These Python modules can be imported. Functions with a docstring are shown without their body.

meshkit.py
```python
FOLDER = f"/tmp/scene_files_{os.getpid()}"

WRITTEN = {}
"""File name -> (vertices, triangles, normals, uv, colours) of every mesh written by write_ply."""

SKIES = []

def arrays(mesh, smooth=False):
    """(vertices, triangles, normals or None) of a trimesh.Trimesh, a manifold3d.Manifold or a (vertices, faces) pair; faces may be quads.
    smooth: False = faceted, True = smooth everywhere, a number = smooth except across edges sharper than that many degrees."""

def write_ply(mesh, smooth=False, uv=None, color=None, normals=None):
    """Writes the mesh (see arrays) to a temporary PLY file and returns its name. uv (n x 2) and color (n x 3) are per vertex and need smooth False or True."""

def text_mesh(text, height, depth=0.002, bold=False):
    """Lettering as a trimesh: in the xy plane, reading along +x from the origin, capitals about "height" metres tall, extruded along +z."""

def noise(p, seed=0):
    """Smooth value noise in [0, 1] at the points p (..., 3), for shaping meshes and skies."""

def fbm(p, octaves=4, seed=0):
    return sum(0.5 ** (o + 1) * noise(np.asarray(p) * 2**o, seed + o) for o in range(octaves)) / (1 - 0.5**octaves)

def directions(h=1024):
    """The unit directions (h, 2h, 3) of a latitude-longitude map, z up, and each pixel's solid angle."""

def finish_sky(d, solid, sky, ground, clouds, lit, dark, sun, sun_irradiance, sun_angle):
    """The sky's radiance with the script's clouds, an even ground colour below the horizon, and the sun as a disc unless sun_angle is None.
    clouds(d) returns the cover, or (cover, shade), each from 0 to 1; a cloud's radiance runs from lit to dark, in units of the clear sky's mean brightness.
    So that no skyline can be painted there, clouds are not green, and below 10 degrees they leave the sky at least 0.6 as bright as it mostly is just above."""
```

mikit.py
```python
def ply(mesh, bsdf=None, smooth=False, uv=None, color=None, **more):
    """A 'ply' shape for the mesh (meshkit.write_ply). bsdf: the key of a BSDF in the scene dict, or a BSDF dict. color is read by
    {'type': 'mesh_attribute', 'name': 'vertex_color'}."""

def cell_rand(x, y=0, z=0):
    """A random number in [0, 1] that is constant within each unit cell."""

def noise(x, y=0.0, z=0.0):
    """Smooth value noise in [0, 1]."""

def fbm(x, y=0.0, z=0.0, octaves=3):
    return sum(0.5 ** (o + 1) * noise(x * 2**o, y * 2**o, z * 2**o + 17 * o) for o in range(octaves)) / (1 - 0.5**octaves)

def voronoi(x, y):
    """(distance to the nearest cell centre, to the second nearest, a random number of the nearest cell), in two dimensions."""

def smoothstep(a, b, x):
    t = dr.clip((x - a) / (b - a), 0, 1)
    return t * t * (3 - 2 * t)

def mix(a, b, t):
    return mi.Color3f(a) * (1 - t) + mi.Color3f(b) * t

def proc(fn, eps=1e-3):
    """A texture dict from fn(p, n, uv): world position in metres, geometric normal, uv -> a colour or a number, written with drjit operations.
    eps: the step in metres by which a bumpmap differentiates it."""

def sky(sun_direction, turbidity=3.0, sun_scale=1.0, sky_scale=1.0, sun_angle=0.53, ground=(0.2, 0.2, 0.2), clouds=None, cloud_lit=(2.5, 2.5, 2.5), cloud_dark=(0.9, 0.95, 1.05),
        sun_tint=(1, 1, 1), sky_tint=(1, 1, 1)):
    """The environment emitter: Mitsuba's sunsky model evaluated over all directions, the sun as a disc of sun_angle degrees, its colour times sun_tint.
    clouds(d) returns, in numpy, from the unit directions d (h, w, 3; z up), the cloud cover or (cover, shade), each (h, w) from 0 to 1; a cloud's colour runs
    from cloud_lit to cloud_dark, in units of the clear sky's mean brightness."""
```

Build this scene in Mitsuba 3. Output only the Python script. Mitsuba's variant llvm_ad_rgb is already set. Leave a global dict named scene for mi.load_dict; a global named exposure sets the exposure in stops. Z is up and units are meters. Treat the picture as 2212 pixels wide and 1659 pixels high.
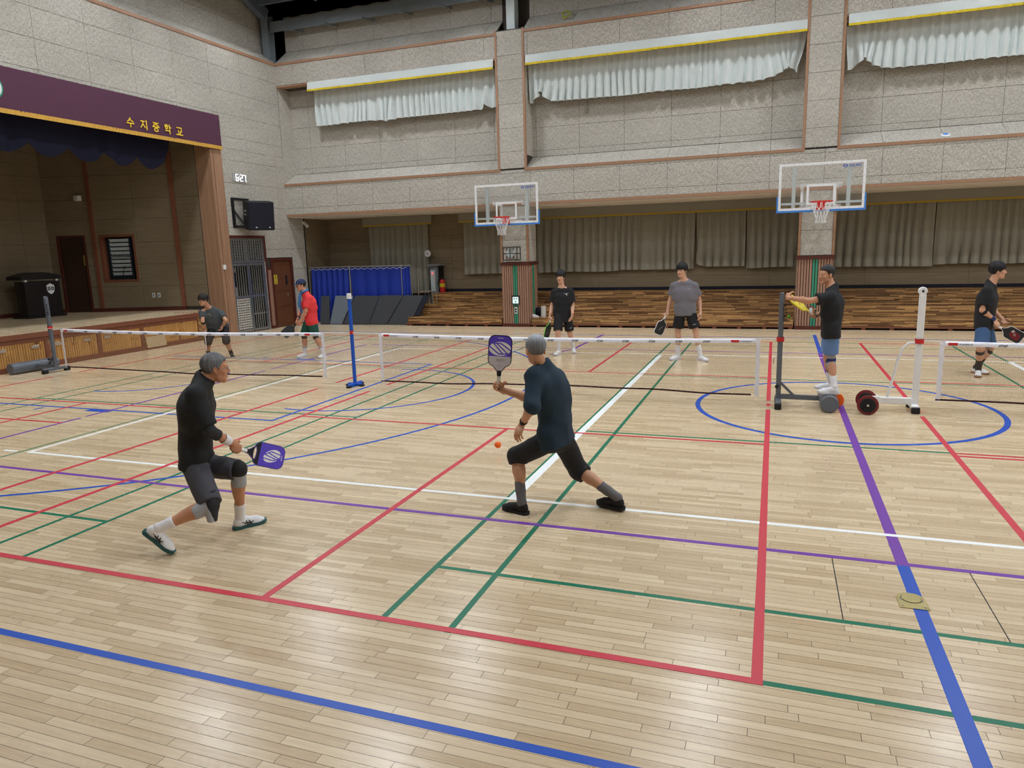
import math, numpy as np, trimesh, mitsuba as mi, mikit, meshkit, drjit as dr
import shapely.geometry as sg
from shapely import affinity
T = mi.ScalarTransform4f
exposure = -0.8
CAM = np.array([3.0366, -10.1600, 2.1718])
FWD = np.array([-0.338745, 0.922747, -0.183821]); UP = np.array([-0.036411, 0.182369, 0.982556])
scene, labels = {}, {}
scene['camera'] = {'type': 'perspective', 'fov': 71.2194, 'fov_axis': 'x', 'near_clip': 0.05, 'far_clip': 200.0,
                   'to_world': T().look_at(origin=CAM.tolist(), target=(CAM + FWD).tolist(), up=UP.tolist())}
# the hall's own high-bay lamps (position x, y); they hang under the roof at LAMP_Z
LAMP_Z, LAMP_R, LAMP_L = 9.25, 0.30, (232.0, 241.0, 250.0)
LAMPS = [(x, y) for y in (-6.4, -2.2, 2.2, 6.9) for x in (-9.6, -4.7, 1.7, 7.3, 12.9, 18.2)]

# ------------------------------------------------------------------ helpers
def lin(r, g, b):
    c = np.array([r, g, b]) / 255.0
    return np.where(c <= 0.04045, c / 12.92, ((c + 0.055) / 1.055) ** 2.4).tolist()
def mat(name, rgb, rough=0.6, metal=0.0, spec=0.4, two=False, **kw):
    b = {'type': 'principled', 'base_color': rgb if isinstance(rgb, dict) else {'type': 'rgb', 'value': list(map(float, rgb))}, 'roughness': rough, 'metallic': metal, 'specular': spec, **kw}
    scene[name] = {'type': 'twosided', 'b': b} if two else b
    return name
_used = {}
def K(name):
    n = _used.get(name, -1) + 1
    _used[name] = n
    return name if n == 0 else f'{name}_{n:03d}'
def tag(key, label=None, cat=None, group=None, kind=None):
    d = {k: v for k, v in (('label', label), ('category', cat), ('group', group), ('kind', kind)) if v}
    if d: labels.setdefault(key, {}).update(d)
    return key
def E(name, mesh, bsdf, smooth=False, label=None, cat=None, group=None, kind=None, **kw):
    key = K(name)
    scene[key] = mikit.ply(mesh, bsdf, smooth=smooth, **kw)
    return tag(key, label, cat, group, kind)
def thing(name, label, cat, group=None, kind=None):
    return tag(K(name), label, cat, group, kind)
def struct(name):
    return tag(K(name), kind='structure')
CF = np.array([[0,2,1],[0,3,2],[4,5,6],[4,6,7],[0,1,5],[0,5,4],[1,2,6],[1,6,5],[2,3,7],[2,7,6],[3,0,4],[3,4,7]])
def hexa(p8):
    return trimesh.Trimesh(np.asarray(p8, float), CF.copy(), process=False)
def box(x0, x1, y0, y1, z0, z1):
    return hexa([[x0,y0,z0],[x1,y0,z0],[x1,y1,z0],[x0,y1,z0],[x0,y0,z1],[x1,y0,z1],[x1,y1,z1],[x0,y1,z1]])
def fbox(O, U, V, N, u0, u1, v0, v1, n0, n1):
    O, U, V, N = (np.asarray(a, float) for a in (O, U, V, N))
    q = [(u0,v0),(u1,v0),(u1,v1),(u0,v1)]
    m = hexa([O + U*u + V*v + N*n0 for u, v in q] + [O + U*u + V*v + N*n1 for u, v in q])
    if np.dot(np.cross(U, V), N) < 0: m.invert()
    return m
def bbox(c, s, r=0.01):
    """box with chamfered edges: centre, size"""
    c, h = np.asarray(c, float), np.asarray(s, float) / 2
    pts = []
    for sx in (-1, 1):
        for sy in (-1, 1):
            for sz in (-1, 1):
                k = np.array([sx, sy, sz])
                for a in range(3):
                    q = (h - r) * k; q[a] = h[a] * k[a]; pts.append(c + q)
    return trimesh.convex.convex_hull(np.array(pts))
def cat_(ms): return trimesh.util.concatenate(ms)
def frame(t):
    t = np.asarray(t, float); t = t / np.linalg.norm(t)
    a = np.cross(t, [0, 0, 1.0] if abs(t[2]) < 0.9 else [1.0, 0, 0]); a /= np.linalg.norm(a)
    return t, a, np.cross(t, a)
def tube(pts, r, n=8, cap=True):
    """round tube along a polyline with parallel-transported frames; r a number or one per point"""
    p = np.asarray(pts, float); r = np.broadcast_to(np.asarray(r, float), (len(p),))
    tg = np.gradient(p, axis=0) if len(p) > 2 else np.repeat([p[1] - p[0]], 2, 0)
    tg = tg / np.linalg.norm(tg, axis=1, keepdims=True)
    _, a, _ = frame(tg[0]); rings = []
    ang = np.arange(n) * 2 * np.pi / n
    for i in range(len(p)):
        a = a - tg[i] * np.dot(a, tg[i]); a = a / np.linalg.norm(a); b = np.cross(tg[i], a)
        rings.append(p[i] + r[i] * (np.cos(ang)[:, None] * a + np.sin(ang)[:, None] * b))
    v = np.concatenate(rings); f = []
    j = np.arange(n); k = (j + 1) % n
    for i in range(len(p) - 1):
        f += [np.stack([i*n+j, i*n+k, (i+1)*n+k], 1), np.stack([i*n+j, (i+1)*n+k, (i+1)*n+j], 1)]
    if cap:
        v = np.vstack([v, p[0], p[-1]]); L = len(v); e = (len(p) - 1) * n
        f += [np.stack([k, j, j*0+L-2], 1), np.stack([e+j, e+k, j*0+L-1], 1)]
    return trimesh.Trimesh(v, np.concatenate(f), process=False)
def cyl(a, b, r, n=20): return tube([a, b], r, n)
def bar(a, b, w, h, up=(0, 0, 1)):
    a, b, up = (np.asarray(q, float) for q in (a, b, up)); d = b - a; L = np.linalg.norm(d); d /= L
    s = np.cross(d, up); s /= np.linalg.norm(s); u = np.cross(s, d)
    return fbox(a, d, s, u, 0, L, -w/2, w/2, -h/2, h/2)
def lathe(prof, n=24, c=(0, 0, 0), axis=None):
    """profile of (radius, height) revolved about z (or about axis), moved to c"""
    pr = np.asarray(prof, float); ang = np.arange(n) * 2 * np.pi / n
    v = np.stack([pr[:, None, 0]*np.cos(ang), pr[:, None, 0]*np.sin(ang), np.repeat(pr[:, 1:2], n, 1)], -1).reshape(-1, 3)
    j = np.arange(n); k = (j + 1) % n; f = []
    for i in range(len(pr) - 1):
        f += [np.stack([i*n+j, i*n+k, (i+1)*n+k], 1), np.stack([i*n+j, (i+1)*n+k, (i+1)*n+j], 1)]
    if axis is not None:
        t, a, b = frame(axis); v = v[:, :1]*a + v[:, 1:2]*b + v[:, 2:]*t
    g = trimesh.Trimesh(v + np.asarray(c, float), np.concatenate(f), process=False)
    if pr[-1, 1] < pr[0, 1] and np.abs(pr[:, 1]).max() > 0 and _sv(g) < 0: g.invert()
    return g
def _sv(g):
    t = np.asarray(g.vertices)[np.asarray(g.faces)]; t = t - t.reshape(-1, 3).mean(0)
    return np.einsum('ij,ij->i', np.cross(t[:, 0], t[:, 1]), t[:, 2]).sum()
def extrude(poly, h):
    g = [q for q in getattr(poly, 'geoms', [poly]) if q.area > 1e-10]
    return cat_([trimesh.creation.extrude_polygon(q, h, engine='earcut') for q in g])
def place(m, O, U, V, N):
    v = np.asarray(m.vertices); O, U, V, N = (np.asarray(a, float) for a in (O, U, V, N))
    q = trimesh.Trimesh(O + v[:, :1]*U + v[:, 1:2]*V + v[:, 2:]*N, np.array(m.faces), process=False)
    if np.dot(np.cross(U, V), N) < 0: q.invert()
    return q
def decal(poly, O, U, V, N, t=0.002): return place(extrude(poly, t), O, U, V, N)
def grid(P):
    a, b = P.shape[:2]; i = np.arange(a*b).reshape(a, b)
    q = np.stack([i[:-1,:-1], i[1:,:-1], i[1:,1:], i[:-1,1:]], -1).reshape(-1, 4)
    return trimesh.Trimesh(P.reshape(-1, 3), np.vstack([q[:, [0,1,2]], q[:, [0,2,3]]]), process=False)
def rrect(x0, y0, x1, y1, r): return sg.box(x0+r, y0+r, x1-r, y1-r).buffer(r, quad_segs=6)
X, Y, Z = np.eye(3)
fl, cr, ns, fb, ss = dr.floor, mikit.cell_rand, mikit.noise, mikit.fbm, mikit.smoothstep

# ------------------------------------------------------------------ materials
PW, PL = 0.0575, 0.62      # floor strip: width, mean length
def _plank(p):
    row = fl(p.y / PW); u = (p.x + 40.0) / PL + cr(row, 7) * 5.0; k = fl(u); f = u - k
    j = 0.55 * cr(k, row, 3); idx = dr.select(f < j, k - 1, k)
    return row, idx, f - j, p.y / PW - row
def floor_col(p, n, uv):
    row, idx, fx, fy = _plank(p)
    a, b = cr(idx, row, 11), cr(idx, row, 12)
    g = fb(p.x * 3.0 + a * 31, p.y * 95.0 + a * 57, 2.0) * 0.55 + ns(p.x * 16.0 + b * 9, p.y * 260.0, 1.0) * 0.25
    fig = ns(p.x * 55.0 + p.y * 40.0 + a * 9, p.y * 30.0, 4.0) * ss(0.8, 0.95, b)
    c = mikit.mix((0.47, 0.345, 0.205), (0.72, 0.59, 0.405), dr.clip(0.12 + 0.62 * a + 0.75 * (g - 0.4), 0, 1))
    c = mikit.mix(c, mi.Color3f(0.42, 0.29, 0.17), 0.55 * ss(0.86, 0.97, a * 0.5 + b * 0.55) + 0.18 * fig)
    d = dr.minimum(dr.minimum(fy, 1 - fy) * PW, dr.abs(fx) * PL)
    return mikit.mix(c, mi.Color3f(0.10, 0.062, 0.035), 0.85 * (1 - ss(0.0004, 0.0021, d)))
mat('m_floor', mikit.proc(floor_col), 0.22, spec=0.6)
def wool_col(p, n, uv):
    s = fb(p.x * 55, p.y * 55, p.z * 55, 3); q = ns(p.x * 130, p.y * 130, p.z * 130); w = ns(p.x * 1.3, p.y * 1.3, p.z * 2.1)
    c = mikit.mix((0.30, 0.275, 0.235), (0.60, 0.575, 0.52), dr.clip(0.5 + 1.9 * (s - 0.5) + 0.25 * (q - 0.5), 0, 1))
    return c * (0.94 + 0.1 * w)
mat('m_wool', mikit.proc(wool_col), 0.85, spec=0.2)
def ply_col(p, n, uv):
    h = p.x * 0.83 + p.y * 0.71
    g = fb(h * 2.0, p.z * 70.0, 3.0) * 0.7 + ns(h * 9, p.z * 190.0, 5.0) * 0.3
    return mikit.mix((0.165, 0.128, 0.078), (0.27, 0.215, 0.14), g)
mat('m_plywall', mikit.proc(ply_col), 0.6, spec=0.3)
def bench_col(p, n, uv):
    v = p.z + p.y * 0.7
    row = fl(v / 0.026); u = (p.x + 30) / 0.55 + cr(row, 5) * 7; k = fl(u); j = 0.5 * cr(k, row, 4); idx = dr.select(u - k < j, k - 1, k)
    a = cr(idx, row, 6); g = ns(p.x * 6 + a * 11, v * 160)
    c = mikit.mix((0.11, 0.05, 0.02), (0.58, 0.33, 0.13), dr.clip(a * a * 0.75 + 0.3 * a + 0.18 * (g - 0.5), 0, 1))
    return c
mat('m_bench', mikit.proc(bench_col), 0.42, spec=0.4)
def pine_col(p, n, uv):
    k = fl(p.y / 0.05); a = cr(k, 3); g = fb(p.y * 60, p.z * 3.0 + a * 20)
    kn = ns(p.y * 14 + 3, p.z * 11 + a * 5); c = mikit.mix((0.42, 0.205, 0.06), (0.66, 0.37, 0.125), dr.clip(0.4 * a + 0.8 * (g - 0.15), 0, 1))
    return mikit.mix(c, mi.Color3f(0.15, 0.055, 0.02), 0.8 * ss(0.86, 0.94, kn))
mat('m_pine', mikit.proc(pine_col), 0.45, spec=0.4)
def colw_col(p, n, uv):
    g = ns((p.x + p.y) * 130, p.z * 1.5) * 0.6 + ns((p.x - p.y) * 45, p.z * 0.8) * 0.4
    return mikit.mix((0.27, 0.145, 0.085), (0.44, 0.265, 0.165), g)
mat('m_colwood', mikit.proc(colw_col), 0.5, spec=0.35)
mat('m_backing', lin(62, 56, 50), 0.9); mat('m_joint', lin(70, 54, 38), 0.9)
mat('m_trim', lin(158, 121, 95), 0.5); mat('m_darktrim', lin(84, 40, 32), 0.5); mat('m_redwood', lin(122, 74, 54), 0.5)
mat('m_soffit', lin(206, 200, 190), 0.8); mat('m_black', lin(20, 20, 24), 0.6); mat('m_navyblack', lin(16, 18, 36), 0.7)
mat('m_steelgrey', lin(112, 122, 128), 0.5); mat('m_roof', lin(92, 102, 112), 0.45); mat('m_steelwhite', lin(196, 208, 210), 0.5)
mat('m_white', lin(232, 234, 236), 0.45); mat('m_offwhite', lin(205, 204, 198), 0.6); mat('m_chrome', (0.72, 0.73, 0.74), 0.22, 1.0)
mat('m_steel', (0.5, 0.52, 0.54), 0.35, 0.9); mat('m_greypaint', lin(96, 102, 112), 0.35, spec=0.5); mat('m_bluepaint', lin(24, 84, 190), 0.35)
mat('m_red', lin(200, 42, 44), 0.45); mat('m_rimred', lin(205, 46, 38), 0.4); mat('m_padblue', lin(62, 126, 205), 0.55); mat('m_rubber', lin(30, 31, 33), 0.75)
mat('m_maroon', lin(82, 44, 66), 0.75, two=True, sheen=0.3); mat('m_gold', lin(204, 158, 66), 0.6, two=True); mat('m_goldtext', lin(236, 196, 60), 0.5)
mat('m_velvet', lin(20, 22, 48), 0.85, two=True); mat('m_curtain', lin(212, 220, 220), 0.8, two=True, spec=0.2); mat('m_yellow', lin(214, 190, 40), 0.7, two=True)
mat('m_drape', lin(150, 147, 134), 0.85, two=True, spec=0.2); mat('m_drapeyel', lin(176, 150, 62), 0.8, two=True); mat('m_screenblue', lin(18, 48, 150), 0.6, two=True)
mat('m_mat', lin(62, 64, 68), 0.8); mat('m_matlight', lin(104, 112, 122), 0.75); mat('m_netcord', lin(128, 106, 82), 0.8); mat('m_netrope', lin(46, 16, 20), 0.8)
mat('m_band', lin(226, 228, 238), 0.7, two=True); mat('m_logo', lin(24, 24, 28), 0.6)
mat('m_linered', lin(196, 60, 74), 0.38); mat('m_linegreen', lin(18, 108, 80), 0.38); mat('m_lineblue', lin(34, 78, 178), 0.35); mat('m_linepurple', lin(112, 60, 158), 0.38); mat('m_linewhite', lin(236, 240, 240), 0.38)
mat('m_brass', (0.62, 0.52, 0.24), 0.35, 0.9); mat('m_slatpink', lin(160, 122, 102), 0.55); mat('m_slatgreen', lin(60, 140, 112), 0.5)
mat('m_doorwood', lin(104, 64, 40), 0.45); mat('m_doordark', lin(58, 38, 30), 0.5); mat('m_lectern', lin(22, 20, 22), 0.4); mat('m_noteyel', lin(206, 186, 60), 0.6)
scene['m_glass'] = {'type': 'thindielectric', 'int_ior': 1.5}
mat('m_louver', lin(196, 208, 214), 0.3, spec=0.6); mat('m_windark', lin(34, 44, 52), 0.3)
# ------------------------------------------------------------------ floor
XS, YB, YN, XR = -11.5, 9.25, 11.45, 20.0      # stage wall, front face of the back wall, back of its recess, far right end
floor = struct('floor')
ROW0, ROW1 = int(math.floor(-8.75 / PW)), int(math.floor(-5.75 / PW))
yA, yC = ROW0 * PW, ROW1 * PW
fx0, fx1 = -4.2, 5.0
E('floor__subfloor', box(XS - .1, XR, -11.6, YN, -0.08, -0.004), 'm_joint')
E('floor__far_boards', cat_([box(XS, XR, yC, YN, -0.003, 0), box(XS, fx0, -11.5, yC, -0.003, 0), box(fx1, XR, -11.5, yC, -0.003, 0), box(fx0, fx1, -11.5, yA, -0.003, 0)]), 'm_floor', kind='stuff')
def cr_np(x, y, z):
    x, y, z = (np.uint32(np.int64(math.floor(v)) + 1000000) for v in (x, y, z))
    with np.errstate(over='ignore'):
        h = np.uint32(x * np.uint32(374761393) + y * np.uint32(668265263) + z * np.uint32(2147483647))
        h = np.uint32((h ^ (h >> np.uint32(13))) * np.uint32(1274126177))
    return float((h ^ (h >> np.uint32(16))) & np.uint32(0xFFFFFF)) / 16777215.0
planks = []
for row in range(ROW0, ROW1):
    o = cr_np(row, 7, 0) * 5.0
    k0, k1 = int(math.floor((fx0 + 40) / PL + o)) - 1, int(math.floor((fx1 + 40) / PL + o)) + 2
    xb = [(k + 0.55 * cr_np(k, row, 3) - o) * PL - 40 for k in range(k0, k1 + 1)]
    for a, b in zip(xb[:-1], xb[1:]):
        a, b = max(a, fx0), min(b, fx1)
        if b - a < 0.02: continue
        y0, y1 = row * PW + 0.0005, (row + 1) * PW - 0.0005
        c = np.array([(a + b) / 2, (y0 + y1) / 2, 0]); q = c - CAM; dep = q @ FWD
        rgt = np.cross(FWD, UP); u = q @ rgt / dep; v = q @ UP / dep
        vis = abs(u) < 0.72 + (b - a) / 2 / dep and abs(v) < 0.56
        planks.append((-(b - a) / dep ** 3 if vis else 0, a + 0.0006, b - 0.0006, y0, y1))
planks.sort(key=lambda t: t[0])
for t in planks[:300]: E('floor__plank', box(t[1], t[2], t[3], t[4], -0.0039, 0), 'm_floor')
E('floor__more_planks', cat_([box(t[1], t[2], t[3], t[4], -0.0039, 0) for t in planks[300:]]), 'm_floor', kind='stuff')
_lay = [0]
def line(name, colour, pts, w, lab, level=None):
    """a painted or taped line along a polyline on the floor"""
    p = np.asarray(pts, float); lv = {'green': 0, 'blue': 1, 'purple': 2, 'white': 3, 'red': 4}[colour] if level is None else level
    z = 0.0006 + 0.0004 * lv
    g = sg.LineString(p).buffer(w / 2, cap_style='flat', join_style='mitre')
    m = extrude(g, z + 0.0002); m.apply_translation([0, 0, -0.0002])
    return E('floor__' + name, m, 'm_line' + colour, label=lab)
def arc(cx, cy, r, a0, a1, n=48):
    a = np.radians(np.linspace(a0, a1, n)); return np.stack([cx + r*np.cos(a), cy + r*np.sin(a)], 1)
G = 'thin green painted badminton line'; RD = 'red taped pickleball line'; BL = 'blue painted basketball line'; PU = 'purple painted line'; WH = 'white painted volleyball line'
for x0, x1 in ((-8.33, -2.2), (0.86, 6.98)):
    for s in (0, 0.45):
        line('green_line', 'green', [(x0 + s + .02, -6.72), (x0 + s + .02, 6.72)], .042, G); line('green_line', 'green', [(x1 - s - .02, -6.72), (x1 - s - .02, 6.72)], .042, G)
    for y in (-6.69, -5.93, -1.99, 1.99, 5.93, 6.69): line('green_line', 'green', [(x0, y), (x1, y)], .042, G)
for y in (-6.7, -1.99): line('green_line', 'green', [(-5.24, y), (-5.24, 1.99 if y < -3 else 6.7)], .03, G) if y < -3 else line('green_line', 'green', [(-5.24, 1.99), (-5.24, 6.7)], .03, G)
for y in (-7.5, 7.5): line('blue_line', 'blue', [(-10.0, y), (18, y)], .052, BL)
line('blue_circle', 'blue', arc(3.93, 0, 1.83, 0, 360, 90), .065, 'blue painted centre circle under the tape')
line('blue_arc', 'blue', arc(-7.2, 0, 6.62, -64, 64, 80), .05, 'large blue painted three point arc'); line('blue_arc', 'blue', arc(-3.27, 0, 1.78, -100, 100, 50), .05, 'blue painted free throw half circle')
line('blue_arc', 'blue', arc(-7.85, 0, 1.3, -90, 90, 40), .05, 'small blue painted half circle by the stage')
line('blue_line', 'blue', [(-9.9, -2.45), (-3.27, -2.43), (-3.27, 2.43), (-9.9, 2.5)], .05, BL)
for y in (-2.52, 2.58): line('blue_block', 'blue', [(-6.55, y), (-6.1, y)], .1, 'solid blue painted block beside the key')
for y in (-2.6, 2.66): line('blue_tick', 'blue', [(-7.45, y - .08), (-7.45, y + .08)], .05, 'short blue painted tick beside the key')
line('blue_line', 'blue', [(3.93, -7.5), (3.93, -5.0)], .078, BL); line('blue_line', 'blue', [(3.96, 5.0), (3.99, 8.1)], .078, BL)
line('purple_line', 'purple', [(3.93, -5.0), (3.95, 5.0)], .078, PU)
for y in (-5, 5): line('purple_line', 'purple', [(-6.15, y), (14, y)], .05, PU)
line('purple_line', 'purple', [(-6.13, -5), (-6.16, -2.95)], .05, PU); line('purple_line', 'purple', [(-6.17, -2.85), (-6.2, 1.1)], .05, PU); line('purple_line', 'purple', [(-6.22, 1.3), (-6.3, 5)], .05, PU)
line('purple_line', 'purple', [(-1.05, 5.0), (-0.98, 7.6)], .07, PU); line('purple_line', 'purple', [(-1.3, 4.05), (-1.05, 5.0)], .06, PU)
line('white_line', 'white', [(13, -4.48), (-5.12, -4.48), (-5.12, 4.45), (13, 4.45)], .05, WH)
line('white_line', 'white', [(0.925, -4.48), (0.935, 4.3)], .085, WH, level=2); line('white_line', 'white', [(6.98, -4.48), (6.98, 4.4)], .085, WH, level=2)
line('white_dash', 'white', [(-5.52, -4.49), (-5.31, -4.49)], .05, 'short white painted dash left of the white corner')
for c in (-7.06, 0.0, 7.86):
    r = 3.03
    line('red_tape', 'red', [(c - r - .03, -6.69), (c + r + .03, -6.69)], .052, RD, level=5) if c <= 0 else None
    line('red_tape', 'red', [(c - r, 6.69), (c + r, 6.69)], .05, RD)
    for s in (-1, 1):
        line('red_tape', 'red', [(c, s*6.69), (c, s*2.13)], .052, RD); line('red_tape', 'red', [(c - r, s*2.1), (c + r, s*2.1)], .045, RD)
        x = c + s * r
        line('red_tape', 'red', [(x, -6.69), (x, -0.32)] if x < 8 else [(x, -4), (x, -.3)], .056, RD); line('red_tape', 'red', [(x, 0.25), (x, 6.72)], .056, RD)
line('red_tape', 'red', [(4.85, -2.0), (10.9, -2.0)], .04, RD); line('red_tape', 'red', [(-7.4, -3.26), (-6.16, -3.24)], .045, RD)
for x in (3.03, 4.83):
    line('red_mark', 'red', [(x - .13, -.02), (x + .1, -.02)], .014, 'thin red post mark on the floor'); line('red_mark', 'red', [(x, -.1), (x, .06)], .05, 'short piece of red tape at the post mark')
for x in (3.49, 4.32): E('floor__hatch_seam', box(x - .003, x + .003, -5.91, -5.02, -.001, .0005), 'm_black', label='dark seam of a floor hatch')

# ------------------------------------------------------------------ walls with acoustic panels
def panel_grid(parent, O, U, V, N, ub, vb, t=0.014, gap=0.007, bsdf='m_wool', skip=None, name='panel'):
    for u0, u1 in zip(ub[:-1], ub[1:]):
        for v0, v1 in zip(vb[:-1], vb[1:]):
            if u1 - u0 < .03 or v1 - v0 < .03: continue
            rects = [(u0, u1, v0, v1)]
            for s in (skip or []):
                out = []
                for a, b, c, d in rects:
                    if b <= s[0] or a >= s[1] or d <= s[2] or c >= s[3]: out.append((a, b, c, d)); continue
                    if a < s[0]: out.append((a, s[0], c, d))
                    if b > s[1]: out.append((s[1], b, c, d))
                    a2, b2 = max(a, s[0]), min(b, s[1])
                    if c < s[2]: out.append((a2, b2, c, s[2]))
                    if d > s[3]: out.append((a2, b2, s[3], d))
                rects = out
            for a, b, c, d in rects:
                if b - a > .025 and d - c > .025: E(f'{parent}__{name}', fbox(O, U, V, N, a + gap/2, b - gap/2, c + gap/2, d - gap/2, 0, t), bsdf)
def steps(a, b, s, first=None):
    o = [a]; x = first if first is not None else a + s
    while x < b - 0.02: o.append(x); x += s
    return o + [b]
wl = struct('wall_left')
E(wl + '__core', cat_([box(XS-.15, XS, -11.6, YB, 5.18, 7.9), box(XS-.15, XS, -11.6, -6.5, 0, 5.18), box(XS-.15, XS, 6.52, 8.03, 2.79, 5.18), box(XS-.15, XS, 8.03, 8.22, 0, 5.18), box(XS-.15, XS, 8.22, 9.28, 2.13, 5.18),
     box(XS-.15, XS, 9.28, YN, 0, 3.5), box(XS-.15, XS, 9.28-.03, YB+.8, 3.5, 7.9)]), 'm_backing')
yj = steps(-9.2, YB, 1.245, -8.57); zj = [5.2, 5.52, 6.125, 6.745, 7.365, 7.87]
panel_grid(wl, (XS, 0, 0), Y, Z, X, yj, zj)
panel_grid(wl, (XS, 0, 0), Y, Z, X, [6.53, 7.62, 8.86, YB + .05, 10.05], [0.03, 0.55, 1.17, 1.79, 2.41, 3.03, 3.65, 4.27, 4.89, 5.2], skip=[(6.5, 8.05, 0, 2.81), (8.05, 9.33, 0, 2.15), (9.3, 11, 3.44, 6)])
E(wl + '__side_cladding', box(XS, XS + .01, 10.06, YN, 0, 3.4), 'm_plywall')
E(wl + '__corner_strip', box(XS, XS + .03, 10.04, 10.07, 0, 3.4), 'm_black')
# upper gable of the stage wall, behind a sloping ledge
gz = lambda y: 9.22 + (9.9 - abs(y)) * 0.385
E(wl + '__ledge', hexa([[XS-.6,-9.9,7.9],[XS,-9.25,7.9],[XS,YB+.02,7.9],[XS-.6,9.85,7.9],[XS-.6,-9.9,8.36],[XS,-9.25,7.96],[XS,YB+.02,7.96],[XS-.6,9.85,8.36]]), 'm_wool')
gp = sg.Polygon([(-9.9, 8.3), (9.9, 8.3), (9.9, gz(9.9)), (0, gz(0)), (-9.9, gz(9.9))])
E(wl + '__gable_core', place(extrude(gp, .1), (XS-.72, 0, 0), Y, Z, X), 'm_backing')
for a, b in zip(steps(-9.9, 9.9, 1.245, -8.57)[:-1], steps(-9.9, 9.9, 1.245, -8.57)[1:]):
    for c, d in zip([8.36, 8.98, 9.6, 10.22, 10.84, 11.5, 12.1], [8.98, 9.6, 10.22, 10.84, 11.5, 12.1, 13.1]):
        g = sg.box(a + .004, c + .004, b - .004, d - .004).intersection(gp)
        if g.area > .01: E(wl + '__panel', place(extrude(g, .014), (XS-.62, 0, 0), Y, Z, X), 'm_wool')

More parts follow.
